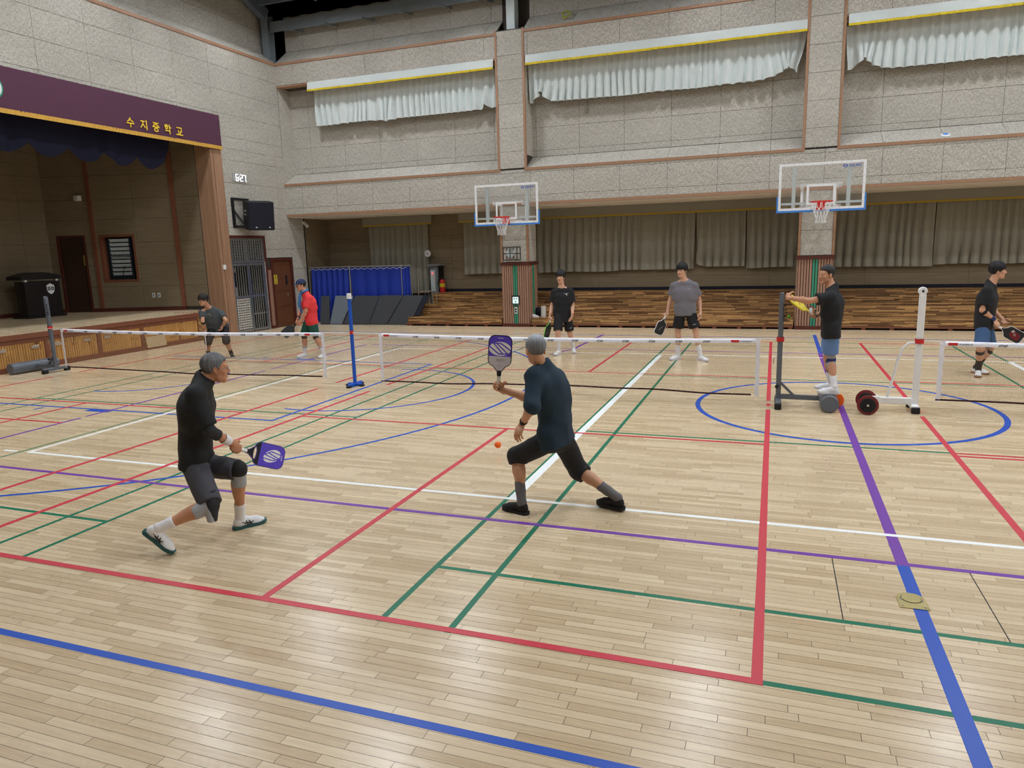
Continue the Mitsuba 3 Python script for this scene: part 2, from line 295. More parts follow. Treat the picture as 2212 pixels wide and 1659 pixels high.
wb = struct('wall_back')
xj = steps(XS, XR, 1.245, -10.85)
P1, P2, P3 = (-4.28, -3.5), (3.6, 4.38), (11.5, 12.3)
bays = [(XS, P1[0]), (P1[1], P2[0]), (P2[1], P3[0]), (P3[1], XR)]
YW = 9.88      # back of the window niches
E(wb + '__core', cat_([box(XS, XR, YB, YW + .2, 3.42, 4.36), box(XS, XR, YW, YW + .2, 4.36, 7.9), box(XS, XR, YW, YW + .2, 7.9, 9.6), box(XS, XR, YN, YN + .12, 0, 3.5)] +
  [box(a, b, YB, YW, 4.36, 8.0) for a, b in (P1, P2, P3)] + [box(a, b, YB, YW, 7.27, 7.9) for a, b in bays]), 'm_backing')
nY = (0, -1, 0)
panel_grid(wb, (0, YB, 0), X, Z, nY, xj, [3.47, 3.66, 4.27, 4.36])                                # band over the recess
for a, b in bays:
    xs = [a] + [x for x in xj if a + .08 < x < b - .08] + [b]
    panel_grid(wb, (0, YW, 0), X, Z, nY, xs, [4.74, 4.9, 5.52, 6.14, 6.76, 7.27])                   # niche backs
    panel_grid(wb, (0, YB, 0), X, Z, nY, xs, [7.3, 7.88])                                          # header
    sv = np.array([0, YW - YB, .335]); L = np.linalg.norm(sv); sv /= L; sn = np.cross(X, sv)
    for u0, u1 in zip(xs[:-1], xs[1:]):
        E(wb + '__sill_panel', fbox((0, YB, 4.4), X, sv, sn, u0 + .004, u1 - .004, 0, L, -.03, 0), 'm_wool')
        lv = np.array([0, YW - YB, .47]); M = np.linalg.norm(lv); lv /= M
        E(wb + '__ledge_panel', fbox((0, YB, 7.95), X, lv, np.cross(X, lv), u0 + .004, u1 - .004, 0, M, -.03, 0), 'm_wool')
    panel_grid(wb, (0, YW, 0), X, Z, nY, xs, [8.42, 9.16, 9.5])
    E('trim', cat_([box(a, b, YB-.035, YB+.02, 4.33, 4.40), box(a, b, YB-.035, YB+.03, 7.88, 7.95), box(a, b, YB-.02, YB+.25, 7.255, 7.29)]), 'm_trim', kind='structure')
E('trim', box(XS, XR, YB-.035, YB+.03, 3.4, 3.47), 'm_trim', kind='structure')
E('trim', cat_([box(XS, XS+.035, -9.2, YB, 7.87, 7.95)]), 'm_trim', kind='structure')
for i, (a, b) in enumerate((P1, P2, P3)):
    top = 8.0 if i == 0 else 9.3
    pl = K(wb + '__pillar')
    E(pl + '__core', cat_([box(a, b, YB - .0, YW, 0, top), box(a, b, YB, YW + .1, 0, 3.4)]), 'm_backing')
    panel_grid(pl, (0, YB, 0), X, Z, nY, [a + .03, b - .03], steps(4.4, top, .625, 4.85), t=.02)
    panel_grid(pl, (0, YB, 0), X, Z, nY, [a + .03, b - .03], [1.84, 2.45, 2.93, 3.4], t=.02)
    for s, x in ((1, b), (-1, a)):
        panel_grid(pl, (x, 0, 0), Y, Z, (s, 0, 0), [YB + .02, YW - .01], steps(4.75, 7.9, .625, 5.52), t=.012)
        panel_grid(pl, (x, 0, 0), Y, Z, (s, 0, 0), [YB + .02, YW + .1], [1.84, 2.45, 2.93, 3.4], t=.012)
        E(pl + '__edge_trim', cat_([box(x - .03, x + .03, YB - .035, YB + .03, 4.33, top), box(x - .03, x + .03, YB - .035, YB + .03, 1.84, 3.42)]), 'm_trim')
    E(pl + '__cap', box(a - .05, b + .05, YB - .06, YW + .14, 1.75, 1.83), 'm_darktrim')
    E(pl + '__plinth', box(a - .03, b + .03, YB - .05, YW + .12, 0.0, .09), 'm_darktrim')
    n = 12; w = (b - a) / n
    for k in range(n):
        E(pl + '__slat', box(a + k*w + .008, a + (k+1)*w - .008, YB - .03, YB, .09, 1.75), 'm_slatgreen' if k in (5, 6) else 'm_slatpink')
    for s, x in ((1, b), (-1, a)):
        m = 8; h = (YW + .1 - YB) / m
        for k in range(m):
            q = box(min(x, x + s*.028), max(x, x + s*.028), YB + k*h + .008, YB + (k+1)*h - .008, .09, 1.75)
            E(pl + '__slat', q, 'm_slatgreen' if k in (3, 4) else 'm_slatpink')
# recess: soffit, back cladding, black skirting
ce = struct('ceiling')
E(ce + '__soffit', box(XS, XR, YB - .0, YN, 3.38, 3.42), 'm_soffit')
panel_grid(wb, (0, YN, 0), X, Z, nY, steps(XS, XR, 2.44, -9.3), [.98, 1.3, 2.0, 2.7, 3.38], t=.012, gap=.005, bsdf='m_plywall', name='plywood_sheet')
E('baseboard_back', box(-7.2, XR, YN - .03, YN, .90, .98), 'm_navyblack', kind='structure')
E(wb + '__lower_cladding', box(XS, -7.2, YN - .012, YN, 0, .97), 'm_plywall')
# roof
for s in (-1, 1):
    n = 90; xs = np.linspace(XS - .7, XR, 400); prof = 0.02 * np.clip(np.sin(np.arange(400) * 0.8), -.6, .6)
    P = np.stack([np.stack([xs, np.full(400, s*yy), gz(yy) + .18 + prof], -1) for yy in (10.2, 0)], 0)
    E(ce + '__roof_sheet', grid(P if s > 0 else P[::-1]), 'm_roof')
    for yy in (9.0, 8.2, 7.2, 6.2, 4.8, 3.4, 2.0, .6):
        z = gz(yy) + .06; E(ce + '__purlin', bar((XS - .7, s*yy, z), (XR, s*yy, z), .09, .16), 'm_roof')
    E(ce + '__gutter_beam', cat_([box(XS - .2, XR, min(s*9.45, s*9.62), max(s*9.45, s*9.62), 8.98, 9.02), box(XS - .2, XR, min(s*9.42, s*9.46), max(s*9.42, s*9.46), 8.9, 9.2), box(XS-.2, XR, min(s*9.62, s*9.7), max(s*9.62, s*9.7), 9.02, 9.25)]), 'm_steelgrey')
    for x in np.arange(-10.9, 19, 1.25):
        E(ce + '__bracket', bar((x, s*9.3, 8.88), (x + .1, s*9.9, 8.95), .04, .05), 'm_steelgrey')
    for x in (XS - .3, -3.92, 3.98, 11.9):
        z0 = gz(9.3); E(ce + '__rafter', bar((x, s*9.4, z0 - .05), (x, 0, gz(0) - .05), .2, .34), 'm_roof')
        E(ce + '__rafter_brace', bar((x + 2.0, s*9.2, gz(9.2)), (x + .1, s*7.0, gz(7.0)), .04, .04), 'm_steelgrey')
# steel columns
E(wb + '__steel_column', cat_([box(-4.0, -3.76, YB + .12, YB + .15, 7.9, 9.4), box(-4.0, -3.76, YB + .4, YB + .43, 7.9, 9.4), box(-3.89, -3.87, YB + .15, YB + .4, 7.9, 9.4)]), 'm_steelwhite')
E(wb + '__corner_column', cat_([box(XS - .42, XS - .18, 9.3, 9.33, 7.95, 9.4), box(XS - .42, XS - .18, 9.56, 9.6, 7.95, 9.4), box(XS - .32, XS - .29, 9.33, 9.56, 7.95, 9.4)]), 'm_steelgrey')
# front and right sides of the hall (behind and beside the camera)
wf = struct('wall_front')
E(wf + '__upper', box(XS, XR, -9.9, -9.25, 3.5, 9.6), 'm_wool'); E(wf + '__recess_back', box(XS, XR, -11.6, -11.45, 0, 3.5), 'm_plywall'); E(ce + '__front_soffit', box(XS, XR, -11.45, -9.25, 3.42, 3.5), 'm_soffit')
wr = struct('wall_right'); E(wr + '__core', box(XR, XR + .15, -11.6, YN, 0, 13.4), 'm_wool')

# ------------------------------------------------------------------ high-bay lamps
for x, y in LAMPS:
    t = thing('high_bay_lamp', 'round white high-bay lamp hanging under the grey roof', 'ceiling lamp', 'high bay lamps under the roof')
    E(t + '__shade', lathe([(.10, .30), (.16, .22), (.34, .0), (.345, .0), (.165, .23), (.10, .31)], 24, (x, y, LAMP_Z)), 'm_steelwhite', 40)
    E(t + '__housing', lathe([(0, .52), (.09, .52), (.11, .48), (.11, .3), (0, .3)], 18, (x, y, LAMP_Z)), 'm_steelgrey', 40)
    E(t + '__stem', cyl((x, y, LAMP_Z + .5), (x, y, gz(y) + .15), .02, 8), 'm_steelgrey')
    ang = np.linspace(0, 2*np.pi, 25)[:-1]; ring = np.stack([x + LAMP_R*np.cos(ang), y + LAMP_R*np.sin(ang), 0*ang + LAMP_Z + .03], 1)
    v = np.vstack([ring, [[x, y, LAMP_Z + .03]]]); i = np.arange(24)
    k = E(t + '__diffuser', trimesh.Trimesh(v, np.stack([(i+1) % 24, i, i*0+24], 1), process=False), 'm_white')
    scene[k]['emitter'] = {'type': 'area', 'radiance': {'type': 'rgb', 'value': list(LAMP_L)}}
# ------------------------------------------------------------------ stage
E(wl + '__niche_panel', box(XS, XS + .014, YB + .02, YW, 4.35, 7.9), 'm_wool')
SZ = 0.75
ws = struct('wall_stage')
sa, sb = np.array([-16.5, 4.95, 0]), np.array([-12.9, 6.05, 0]); SU = (sb - sa) / np.linalg.norm(sb - sa); SN = np.cross(SU, Z)
if SN[1] > 0: SN = -SN
E(ws + '__core', cat_([box(-16.65, -16.5, -6.5, 4.95, 0, 6.4), box(-16.6, XS, -6.6, -6.5, 0, 6.4), box(-16.6, XS - .15, -6.5, 7, 6.3, 6.4), fbox(sa, SU, Z, -SN, 0, 3.9, 0, 6.4, .2, .3), box(-12.95, -12.0, 6.1, 6.2, 0, 6.4), box(-12.05, XS - .15, 6.53, 6.7, 0, 6.4)]), 'm_backing')
panel_grid(ws, (-16.5, 0, 0), Y, Z, X, [-6.5, -4.0, -1.5, .4, 2.3, 4.2, 4.95], [.85, 1.46, 2.08, 2.7, 3.35, 3.9, 4.55, 5.2, 6.3], bsdf='m_plywall', name='plywood_sheet', gap=.006)
panel_grid(ws, sa + 0.0, SU, Z, SN, [0, 1.33, 1.41, 2.62, 3.78], [.85, 1.46, 2.08, 2.7, 3.35, 3.9, 4.55, 5.2, 6.3], bsdf='m_plywall', name='plywood_sheet', gap=.006, skip=[(.25, 1.09, 0, 2.93), (1.5, 2.54, 1.6, 2.92)])
panel_grid(ws, (-12.9, 6.1, 0), X, Z, (0, -1, 0), [.02, .88], [.85, 1.46, 2.08, 2.7, 3.35, 3.9, 4.55, 5.2, 6.3], bsdf='m_plywall', name='plywood_sheet', gap=.006)
for s in (1.36, 3.78): E(ws + '__pilaster', fbox(sa, SU, Z, SN, s - .045, s + .06, .85, 6.3, 0, .06), 'm_redwood')
E('baseboard_stage', cat_([box(-16.5, -16.46, -6.5, 4.95, SZ, SZ + .1), fbox(sa, SU, Z, SN, 0, .25, SZ, SZ + .1, 0, .04), fbox(sa, SU, Z, SN, 1.09, 3.85, SZ, SZ + .1, 0, .04)]), 'm_darktrim', kind='structure')
co = K(ws + '__proscenium_column')
E(co, cat_([box(-12.0, XS + .03, 6.1, 6.2, 0, 5.25), box(XS - .1, XS + .03, 6.2, 6.53, 0, 5.25)]), 'm_colwood')
E(co + '__joint_strip', box(XS + .028, XS + .034, 6.2, 6.21, 0, 5.2), 'm_darktrim')
st = thing('stage', 'raised wooden school stage with slatted front and pale floor', 'stage')
E(st + '__deck', cat_([box(-16.5, XS - .02, -6.5, 5.05, .66, SZ), box(-16.5, -12.3, 5.05, 6.1, .66, SZ)]), 'm_floor')
E(st + '__edge_board', cat_([box(XS - .03, XS + .03, -6.5, 5.08, .655, SZ + .005), box(-12.3, XS + .03, 5.04, 5.09, .655, SZ + .005)]), 'm_redwood', label='reddish brown edge board')
E(st + '__base_board', box(XS - .03, XS + .02, -6.5, 5.05, 0, .11), 'm_redwood')
E(st + '__rail', box(XS - .04, XS + .0, -6.5, 5.05, .565, .66), 'm_redwood')
E(st + '__backing', box(XS - .12, XS - .04, -6.5, 5.05, 0, .66), 'm_doordark')
bays_s = [(-6.4, -4.7), (-4.6, -2.9), (-2.8, -1.3), (-1.2, .66), (.76, 1.93), (2.0, 3.14), (3.21, 5.02)]
for a, b in bays_s:
    E(st + '__stile', box(XS - .04, XS + .005, b, min(b + .1, 5.05), .11, .6), 'm_redwood')
    if a < -3: continue
    n = int((b - a) / .052); w = (b - a) / n
    E(st + '__slat_panel', cat_([hexa([[XS-.04,a+k*w,.11],[XS-.012,a+k*w+.006,.11],[XS-.012,a+(k+1)*w-.006,.11],[XS-.04,a+(k+1)*w,.11],[XS-.04,a+k*w,.565],[XS-.012,a+k*w+.006,.565],[XS-.012,a+(k+1)*w-.006,.565],[XS-.04,a+(k+1)*w,.565]]) for k in range(n)]), 'm_pine', kind='stuff')
for y in (-.27, .44, .97, 1.66, 2.2):
    E(st + '__handle', cat_([bbox((XS + .0, y, .46), (.02, .17, .075), .006), tube([(XS+.005, y-.07, .49), (XS+.03, y-.07, .485), (XS+.03, y+.07, .485), (XS+.005, y+.07, .49)], .008, 6)]), 'm_chrome', label='chrome pull handle')
for k in range(4): E(st + '__stair', box(-11.55 - .18*k - .18, -11.55 - .18*k + .02, 5.1, 6.1, 0, .16 + .15*k), 'm_bench')
E('plywood_board', fbox((XS + .03, 3.27, .045), Y, (-.12, 0, 1), X, 0, .6, 0, .27, 0, .012), mat('m_plywood', lin(196, 172, 134), 0.6), label='pale plywood board leaning on the stage front below the right slat bay', cat='board')

# stage valance with the school's name
def strokes(ch):
    """polylines of one Hangul syllable in a unit square, y up"""
    c = lambda x, y, rx, ry: [(x + rx*math.cos(t), y + ry*math.sin(t)) for t in np.linspace(0, 2*math.pi, 20)]
    return {'su': [[(.5,.98),(.42,.78),(.15,.6)], [(.47,.86),(.62,.7),(.88,.6)], [(.04,.4),(.96,.4)], [(.5,.4),(.5,.0)]],
            'ji': [[(.08,.88),(.6,.88)], [(.36,.88),(.28,.5),(.02,.18)], [(.34,.62),(.62,.2)], [(.86,1.0),(.86,0)]],
            'jung': [[(.15,.95),(.85,.95)], [(.5,.95),(.4,.78),(.12,.64)], [(.52,.82),(.88,.64)], [(.02,.5),(.98,.5)], [(.5,.5),(.5,.36)], c(.5,.17,.28,.17)],
            'hak': [[(.2,1.0),(.45,1.0)], [(.04,.87),(.6,.87)], c(.32,.66,.18,.13), [(.8,1.02),(.8,.42)], [(.8,.72),(1.0,.72)], [(.12,.32),(.8,.32),(.78,0)]],
            'gyo': [[(.14,.92),(.84,.92),(.82,.45)], [(.36,.6),(.36,.1)], [(.62,.5),(.62,.1)], [(.0,.08),(1.0,.08)]]}[ch]
def hangul(ch, s, w=.1):
    return affinity.scale(sg.MultiLineString([sg.LineString(q) for q in strokes(ch)]).buffer(w / 2 * 1.05), s, s, origin=(0, 0))
def cloth(y0, y1, z0, z1, f, nu, nv, x, axis='y'):
    u = np.linspace(0, 1, nu); v = np.linspace(0, 1, nv); U, V = np.meshgrid(u, v, indexing='ij')
    off = f(U, V); a = y0 + (y1 - y0)*U; b = z0 + (z1 - z0)*V if not callable(z0) else z0(U) + (z1 - z0(U))*V
    return grid(np.stack([x + off, a, b], -1) if axis == 'y' else np.stack([a, x + off, b], -1))
va = thing('stage_valance', 'long maroon stage valance with gold fringe and yellow Korean lettering', 'valance')
wob = lambda U, V: .012 * (meshkit.noise(np.stack([U*46, V*1.2, 0*U], -1)) - .5) * (1.6 - V)
E(va + '__cloth', cloth(-6.55, 6.53, 5.2, 6.03, wob, 300, 8, XS + .075), 'm_maroon', True)
E(va + '__fringe', cloth(-6.55, 6.53, 5.125, 5.22, lambda U, V: .006 + .006*np.sin(U*900), 900, 2, XS + .08), 'm_gold', True, label='gold fringe')
E(va + '__rail', box(XS, XS + .06, -6.55, 6.53, 5.93, 6.0), 'm_black')
for ch, y in zip(('su', 'ji', 'jung', 'hak', 'gyo'), (3.51, 3.91, 4.27, 4.64, 5.02)):
    E(va + '__letter', decal(hangul(ch, .205, .14), (XS + .087, y - .1, 5.3), Y, Z, X, .006), 'm_goldtext', label='yellow Korean letter')
em = sg.Point(0, 0).buffer(.24); E(va + '__emblem', decal(em, (XS + .087, .28, 5.6), Y, Z, X, .006), 'm_slatgreen', label='round green and white school emblem')
E(va + '__emblem', decal(em.buffer(-.03), (XS + .092, .28, 5.6), Y, Z, X, .004), 'm_white')
pk = np.array([-6.3, -5.3, -4.3, -3.3, -2.3, -1.4, -.5, .32, 1.3, 2.24, 3.22, 4.16, 5.0, 5.32]); 
def hem(U):
    y = -6.3 + 11.62*U; i = np.clip(np.searchsorted(pk, y) - 1, 0, len(pk) - 2); t = (y - pk[i]) / (pk[i+1] - pk[i])
    d = np.where(i == len(pk) - 2, -.25, .25); return np.where(i == len(pk) - 2, 4.78 + .5*t, 4.73 - .26*np.sin(np.pi*np.clip(t, 0, 1))**.8)
E('stage_swag', cloth(-6.3, 5.32, hem, 6.2, lambda U, V: .05*np.sin(U*75 + 3*np.sin(U*31)) * (1.1 - .5*V), 420, 10, -12.0), 'm_velvet', True, label='dark navy velvet border with scalloped hem under the maroon valance', cat='curtain')
# lectern
le = thing('lectern', 'dark brown lectern with a white shield badge on the stage', 'lectern')
le_m = extrude(sg.Polygon([(0, -.5), (.0, .5), (-.16, .52), (-.42, .45), (-.42, -.45), (-.16, -.52)]), .9); le_m.apply_translation([-15.4, 3.74, SZ + .06])
E(le + '__body', le_m, 'm_lectern')
E(le + '__plinth', bbox((-15.63, 3.74, SZ + .033), (.62, 1.1, .06), .01), 'm_lectern')
zt = [1.80 + .12*math.sin(math.pi*(k/12)) for k in range(13)]
tp = sg.Polygon([(-.56, 0)] + [(-.56 + 1.12*k/12, .09 + .1*math.sin(math.pi*k/12)) for k in range(13)] + [(.56, 0)])
E(le + '__top', place(extrude(tp, .55), (-15.95, 3.74, 1.76), Y, Z, X), 'm_lectern')
for y in (3.3, 4.18): E(le + '__post', box(-15.5, -15.4, y - .03, y + .03, 1.70, 1.76), 'm_offwhite')
sh = sg.Polygon([(-.11, .1), (-.06, .115), (0, .15), (.06, .115), (.11, .1), (.11, -.02), (.08, -.1), (0, -.15), (-.08, -.1), (-.11, -.02)])
bd = K(le + '__badge'); E(bd, decal(sh, (-15.398, 3.96, 1.5), Y, Z, X, .006), 'm_white', label='white shield badge')
for x in (-.05, .05): E(bd + '__square', decal(sg.box(x - .037, -.04, x + .037, .055).difference(sg.MultiLineString([[(x-.02,-.02),(x+.02,.035)], [(x-.02,.03),(x+.02,-.02)], [(x,-.03),(x,.045)]]).buffer(.005)), (-15.391, 3.96, 1.5), Y, Z, X, .004), 'm_navyblack')
# side door and louvred window in the slanted stage wall
d1 = struct('door_1')
E(d1 + '__frame', cat_([fbox(sa, SU, Z, SN, .25, .31, SZ, 2.93, -.02, .03), fbox(sa, SU, Z, SN, 1.03, 1.09, SZ, 2.93, -.02, .03), fbox(sa, SU, Z, SN, .31, 1.03, 2.87, 2.93, -.02, .03)]), 'm_darktrim')
E(d1 + '__leaf', cat_([fbox(sa, SU, Z, SN, .31, 1.03, SZ, 2.87, -.06, -.03), fbox(sa, SU, Z, SN, .42, .58, .95, 2.7, -.03, -.02), fbox(sa, SU, Z, SN, .68, .95, .95, 2.7, -.03, -.02)]), 'm_doordark')
def notice(name, O, U, V, N, w, h, lab):
    k = thing(name, lab, 'notice'); E(k + '__sheet', fbox(O, U, V, N, 0, w, 0, h, .0, .004), 'm_noteyel')
    O, U, V, N = (np.asarray(a, float) for a in (O, U, V, N)); t = []
    for r, (a, b) in enumerate(((.2, .8), (.3, .75), (.25, .72), (.2, .8))): t += [fbox(O, U, V, N, w*a, w*b, h*(.86 - .1*r), h*(.9 - .1*r), .004, .0055)]
    E(k + '__print', cat_(t + [fbox(O, U, V, N, w*.44, w*.56, h*.2, h*.42, .004, .0055), fbox(O, U, V, N, w*.15, w*.85, h*.08, h*.14, .004, .0055)]), 'm_logo', label='black printed lines')
notice('door_notice', sa + SU*.82 + Z*2.08 - SN*.028, SU, Z, SN, .16, .3, 'yellow notice taped on the dark door on the stage')
w1 = struct('window_1')
E(w1 + '__frame', cat_([fbox(sa, SU, Z, SN, 1.5, 1.57, 1.6, 2.92, -.2, .03), fbox(sa, SU, Z, SN, 2.48, 2.54, 1.6, 2.92, -.2, .03), fbox(sa, SU, Z, SN, 1.57, 2.48, 2.86, 2.92, -.2, .03), fbox(sa, SU, Z, SN, 1.57, 2.48, 1.6, 1.66, -.2, .03)]), 'm_redwood')
E(w1 + '__recess', fbox(sa, SU, Z, SN, 1.5, 2.54, 1.6, 2.92, -.2, -.19), 'm_windark')
for k in range(9):
    z = 1.78 + .118*k; sl = np.array([0, 0, 1]) * .8 + SN * .45
    E(w1 + '__louver_pane', fbox(sa + Z*z - SN*.13, SU, sl, np.cross(SU, sl), 1.72, 2.3, 0, .105, 0, .006), 'm_louver')
E(w1 + '__sash', cat_([fbox(sa, SU, Z, SN, 1.7, 1.725, 1.66, 2.86, -.14, -.08), fbox(sa, SU, Z, SN, 2.3, 2.36, 1.66, 2.86, -.14, -.08), fbox(sa, SU, Z, SN, 1.72, 2.48, 1.98, 2.0, -.1, -.07), fbox(sa, SU, Z, SN, 1.72, 2.48, 2.3, 2.32, -.1, -.07)]), 'm_windark')
E('microphone', cat_([tube([sa + SU*2.02 + Z*1.7 - SN*.05, sa + SU*2.06 + Z*1.84 - SN*.04, sa + SU*2.12 + Z*1.98 - SN*.02], .008, 8), tube([sa + SU*2.12 + Z*1.98 - SN*.02, sa + SU*2.14 + Z*2.03 - SN*.02], .016, 10)]), 'm_black', True, label='thin black gooseneck microphone standing in the stage window', cat='microphone')
sp = thing('stage_spot', 'small white wall lamp high on the slanted stage wall', 'wall lamp'); E(sp + '__head', bbox(sa + SU*1.1 + Z*3.95 + SN*.12, (.17, .14, .15), .012), 'm_white'); E(sp + '__arm', bar(sa + SU*1.1 + Z*4.0, sa + SU*1.1 + Z*3.98 + SN*.1, .03, .03), 'm_black')
for i, s in enumerate((2.91, 3.07)):
    k = thing('wall_socket', ('left', 'right')[i] + ' of two white wall sockets on the stage wall', 'socket', 'sockets on the stage wall'); O = sa + SU*s + Z*1.19
    E(k + '__plate', fbox(O, SU, Z, SN, -.04, .04, -.065, .065, .012, .024), 'm_white'); E(k + '__insert', fbox(O, SU, Z, SN, -.018, .018, -.04, .04, .024, .028), 'm_steelgrey')
k = thing('column_switch', 'small white sensor box on the wooden column by the stage', 'sensor'); E(k + '__box', bbox((XS + .05, 6.2, 1.93), (.045, .1, .13), .01), 'm_white')

# ------------------------------------------------------------------ gate, doors and fittings on the stage wall
d3 = struct('door_3')
E(d3 + '__surround', cat_([box(XS - .1, XS + .03, 6.53, 8.05, 2.74, 2.81), box(XS - .1, XS + .03, 7.98, 8.05, 0, 2.74)]), 'm_darktrim')
E(d3 + '__alcove', cat_([box(-13.2, -13.1, 6.3, 8.4, 0, 2.9), box(-13.1, XS - .15, 8.1, 8.2, 0, 2.9), box(-13.1, XS - .15, 6.2, 6.3, 0, 2.9), box(-13.1, XS - .12, 6.3, 8.1, 2.85, 2.95)]), 'm_steelgrey')
E(d3 + '__frame', cat_([box(XS - .05, XS, 6.53, 6.57, 0, 2.74), box(XS - .05, XS, 7.93, 7.98, 0, 2.74), box(XS - .05, XS, 6.57, 7.93, 2.68, 2.74), box(XS - .05, XS, 6.57, 7.93, 2.03, 2.1), box(XS - .05, XS, 7.22, 7.26, 2.1, 2.68)]), 'm_steel')
for a, b in ((6.57, 7.22), (7.26, 7.93)):
    E(d3 + '__vent_grille', cat_([box(XS - .04, XS - .03, a, b, z, z + .022) for z in np.arange(2.12, 2.67, .045)]), 'm_steel', kind='stuff')
    for y in np.arange(a + .07, b - .02, .1): E(d3 + '__grille_bar', cyl((XS - .02, y, 2.1), (XS - .02, y, 2.68), .009, 8), 'm_chrome')
E(d3 + '__transom_glass', box(-11.66, -11.65, 6.57, 7.93, 2.1, 2.68), 'm_windark')
for i, (a, b) in enumerate(((6.57, 7.24), (7.26, 7.92))):
    lf = K(d3 + '__leaf')
    E(lf, cat_([box(XS - .04, XS - .005, a, a + .05, .02, 2.02), box(XS - .04, XS - .005, b - .05, b, .02, 2.02), box(XS - .04, XS - .005, a, b, 1.95, 2.02), box(XS - .04, XS - .005, a, b, 1.02, 1.08), box(XS - .04, XS - .005, a, b, .02, .09)]), 'm_steel')
    for y in np.linspace(a + .05, b - .05, 7)[1:-1]: E(lf + '__bar', cyl((XS - .022, y, .06), (XS - .022, y, 2.0), .011, 8), 'm_chrome')
    if i == 0: 
        for k in range(13): E(lf + '__slat', box(XS - .035, XS - .028, a + .05, b - .05, .11 + k*.07, .16 + k*.07), 'm_offwhite')
    else: E(lf + '__kick_bar', box(XS - .035, XS - .02, a + .05, b - .05, .5, .54), 'm_steel')
E(d3 + '__jamb', box(XS - .04, XS + .02, 7.98, 8.02, 0, 2.05), 'm_steelwhite')
ac = thing('air_conditioner', 'white floor standing air conditioner behind the barred metal gate', 'air conditioner')
E(ac + '__body', bbox((-12.2, 6.98, .95), (.4, .62, 1.9), .02), 'm_offwhite'); E(ac + '__outlet', box(-12.005, -11.99, 6.72, 7.24, 1.32, 1.75), 'm_black', label='black air outlet'); E(ac + '__panel', box(-12.005, -11.99, 6.86, 7.1, 1.18, 1.24), 'm_steelgrey'); E(ac + '__grille', cat_([box(-12.005, -11.992, 6.72, 7.24, .3 + k*.05, .33 + k*.05) for k in range(10)]), 'm_steelgrey', kind='stuff')
E(wl + '__wainscot_cap', box(XS, XS + .04, 8.05, 8.21, 1.79, 1.84), 'm_darktrim'); E(wl + '__wainscot_foot', box(XS, XS + .05, 8.05, 8.21, 0, .09), 'm_darktrim')
for k in range(3): E(wl + '__wainscot_slat', box(XS + .014, XS + .035, 8.06 + k*.05, 8.1 + k*.05, .09, 1.79), 'm_slatpink')
d2 = struct('door_2')
E(d2 + '__frame', cat_([box(XS - .08, XS + .03, 8.22, 8.29, 0, 2.13), box(XS - .08, XS + .03, 9.21, 9.28, 0, 2.13), box(XS - .08, XS + .03, 8.29, 9.21, 2.06, 2.13)]), 'm_darktrim')
lf = K(d2 + '__leaf'); E(lf, box(XS - .07, XS - .03, 8.29, 9.21, .01, 2.06), 'm_doorwood')
for a, b, c, d in ((8.38, 8.72, 1.12, 1.92), (8.78, 9.12, 1.12, 1.92), (8.38, 9.12, .66, 1.02), (8.38, 9.12, .12, .56)): E(lf + '__raised_panel', box(XS - .03, XS - .015, a, b, c, d), 'm_doorwood')
E(d2 + '__handle', cat_([bbox((XS - .01, 8.98, 1.0), (.03, .04, .1), .005), cyl((XS + .02, 8.86, 1.02), (XS + .02, 9.0, 1.02), .01, 8)]), 'm_brass'); E(d2 + '__lock', bbox((XS - .01, 8.95, 1.45), (.04, .07, .3), .008), 'm_black', label='black door lock')
notice('door_notice', (XS - .014, 8.36, 1.34), Y, Z, X, .16, .29, 'yellow notice on the brown wooden door beside the gate')
# loudspeaker on its wall bracket
ls = thing('loudspeaker', 'large black loudspeaker tilted off a wall bracket above the gate', 'speaker')
R = trimesh.transformations.euler_matrix(0, .12, -.62); sc_ = (-10.98, 7.28, 3.36)
def pl_(m): m = m.copy(); m.apply_transform(R); m.apply_translation(sc_); return m
E(ls + '__cabinet', pl_(bbox((-.05, 0, 0), (.5, .74, .8), .02)), 'm_rubber'); E(ls + '__grille', pl_(bbox((.21, 0, 0), (.03, .7, .76), .01)), 'm_navyblack'); E(ls + '__port', pl_(cat_([box(-.2, .05, -.376, -.369, .1, .16), box(-.2, .05, -.376, -.369, .0, .05)])), 'm_steelgrey')
E(ls + '__badge', pl_(cat_([box(.225, .229, -.18, -.13, -.33, -.3), box(.225, .229, .2, .24, -.33, -.3)])), 'm_offwhite')
lb = K(ls + '__bracket'); E(lb, cat_([box(XS + .016, XS + .06, 6.74, 6.82, 3.03, 3.86), box(XS + .016, XS + .06, 6.74, 7.45, 3.8, 3.86), box(XS + .016, XS + .06, 6.74, 7.45, 3.03, 3.09), bar((XS + .03, 6.9, 3.06), (-11.1, 7.2, 2.97), .06, .05), bar((XS + .03, 6.82, 3.5), (-11.25, 7.05, 3.0), .05, .05)]), 'm_black')
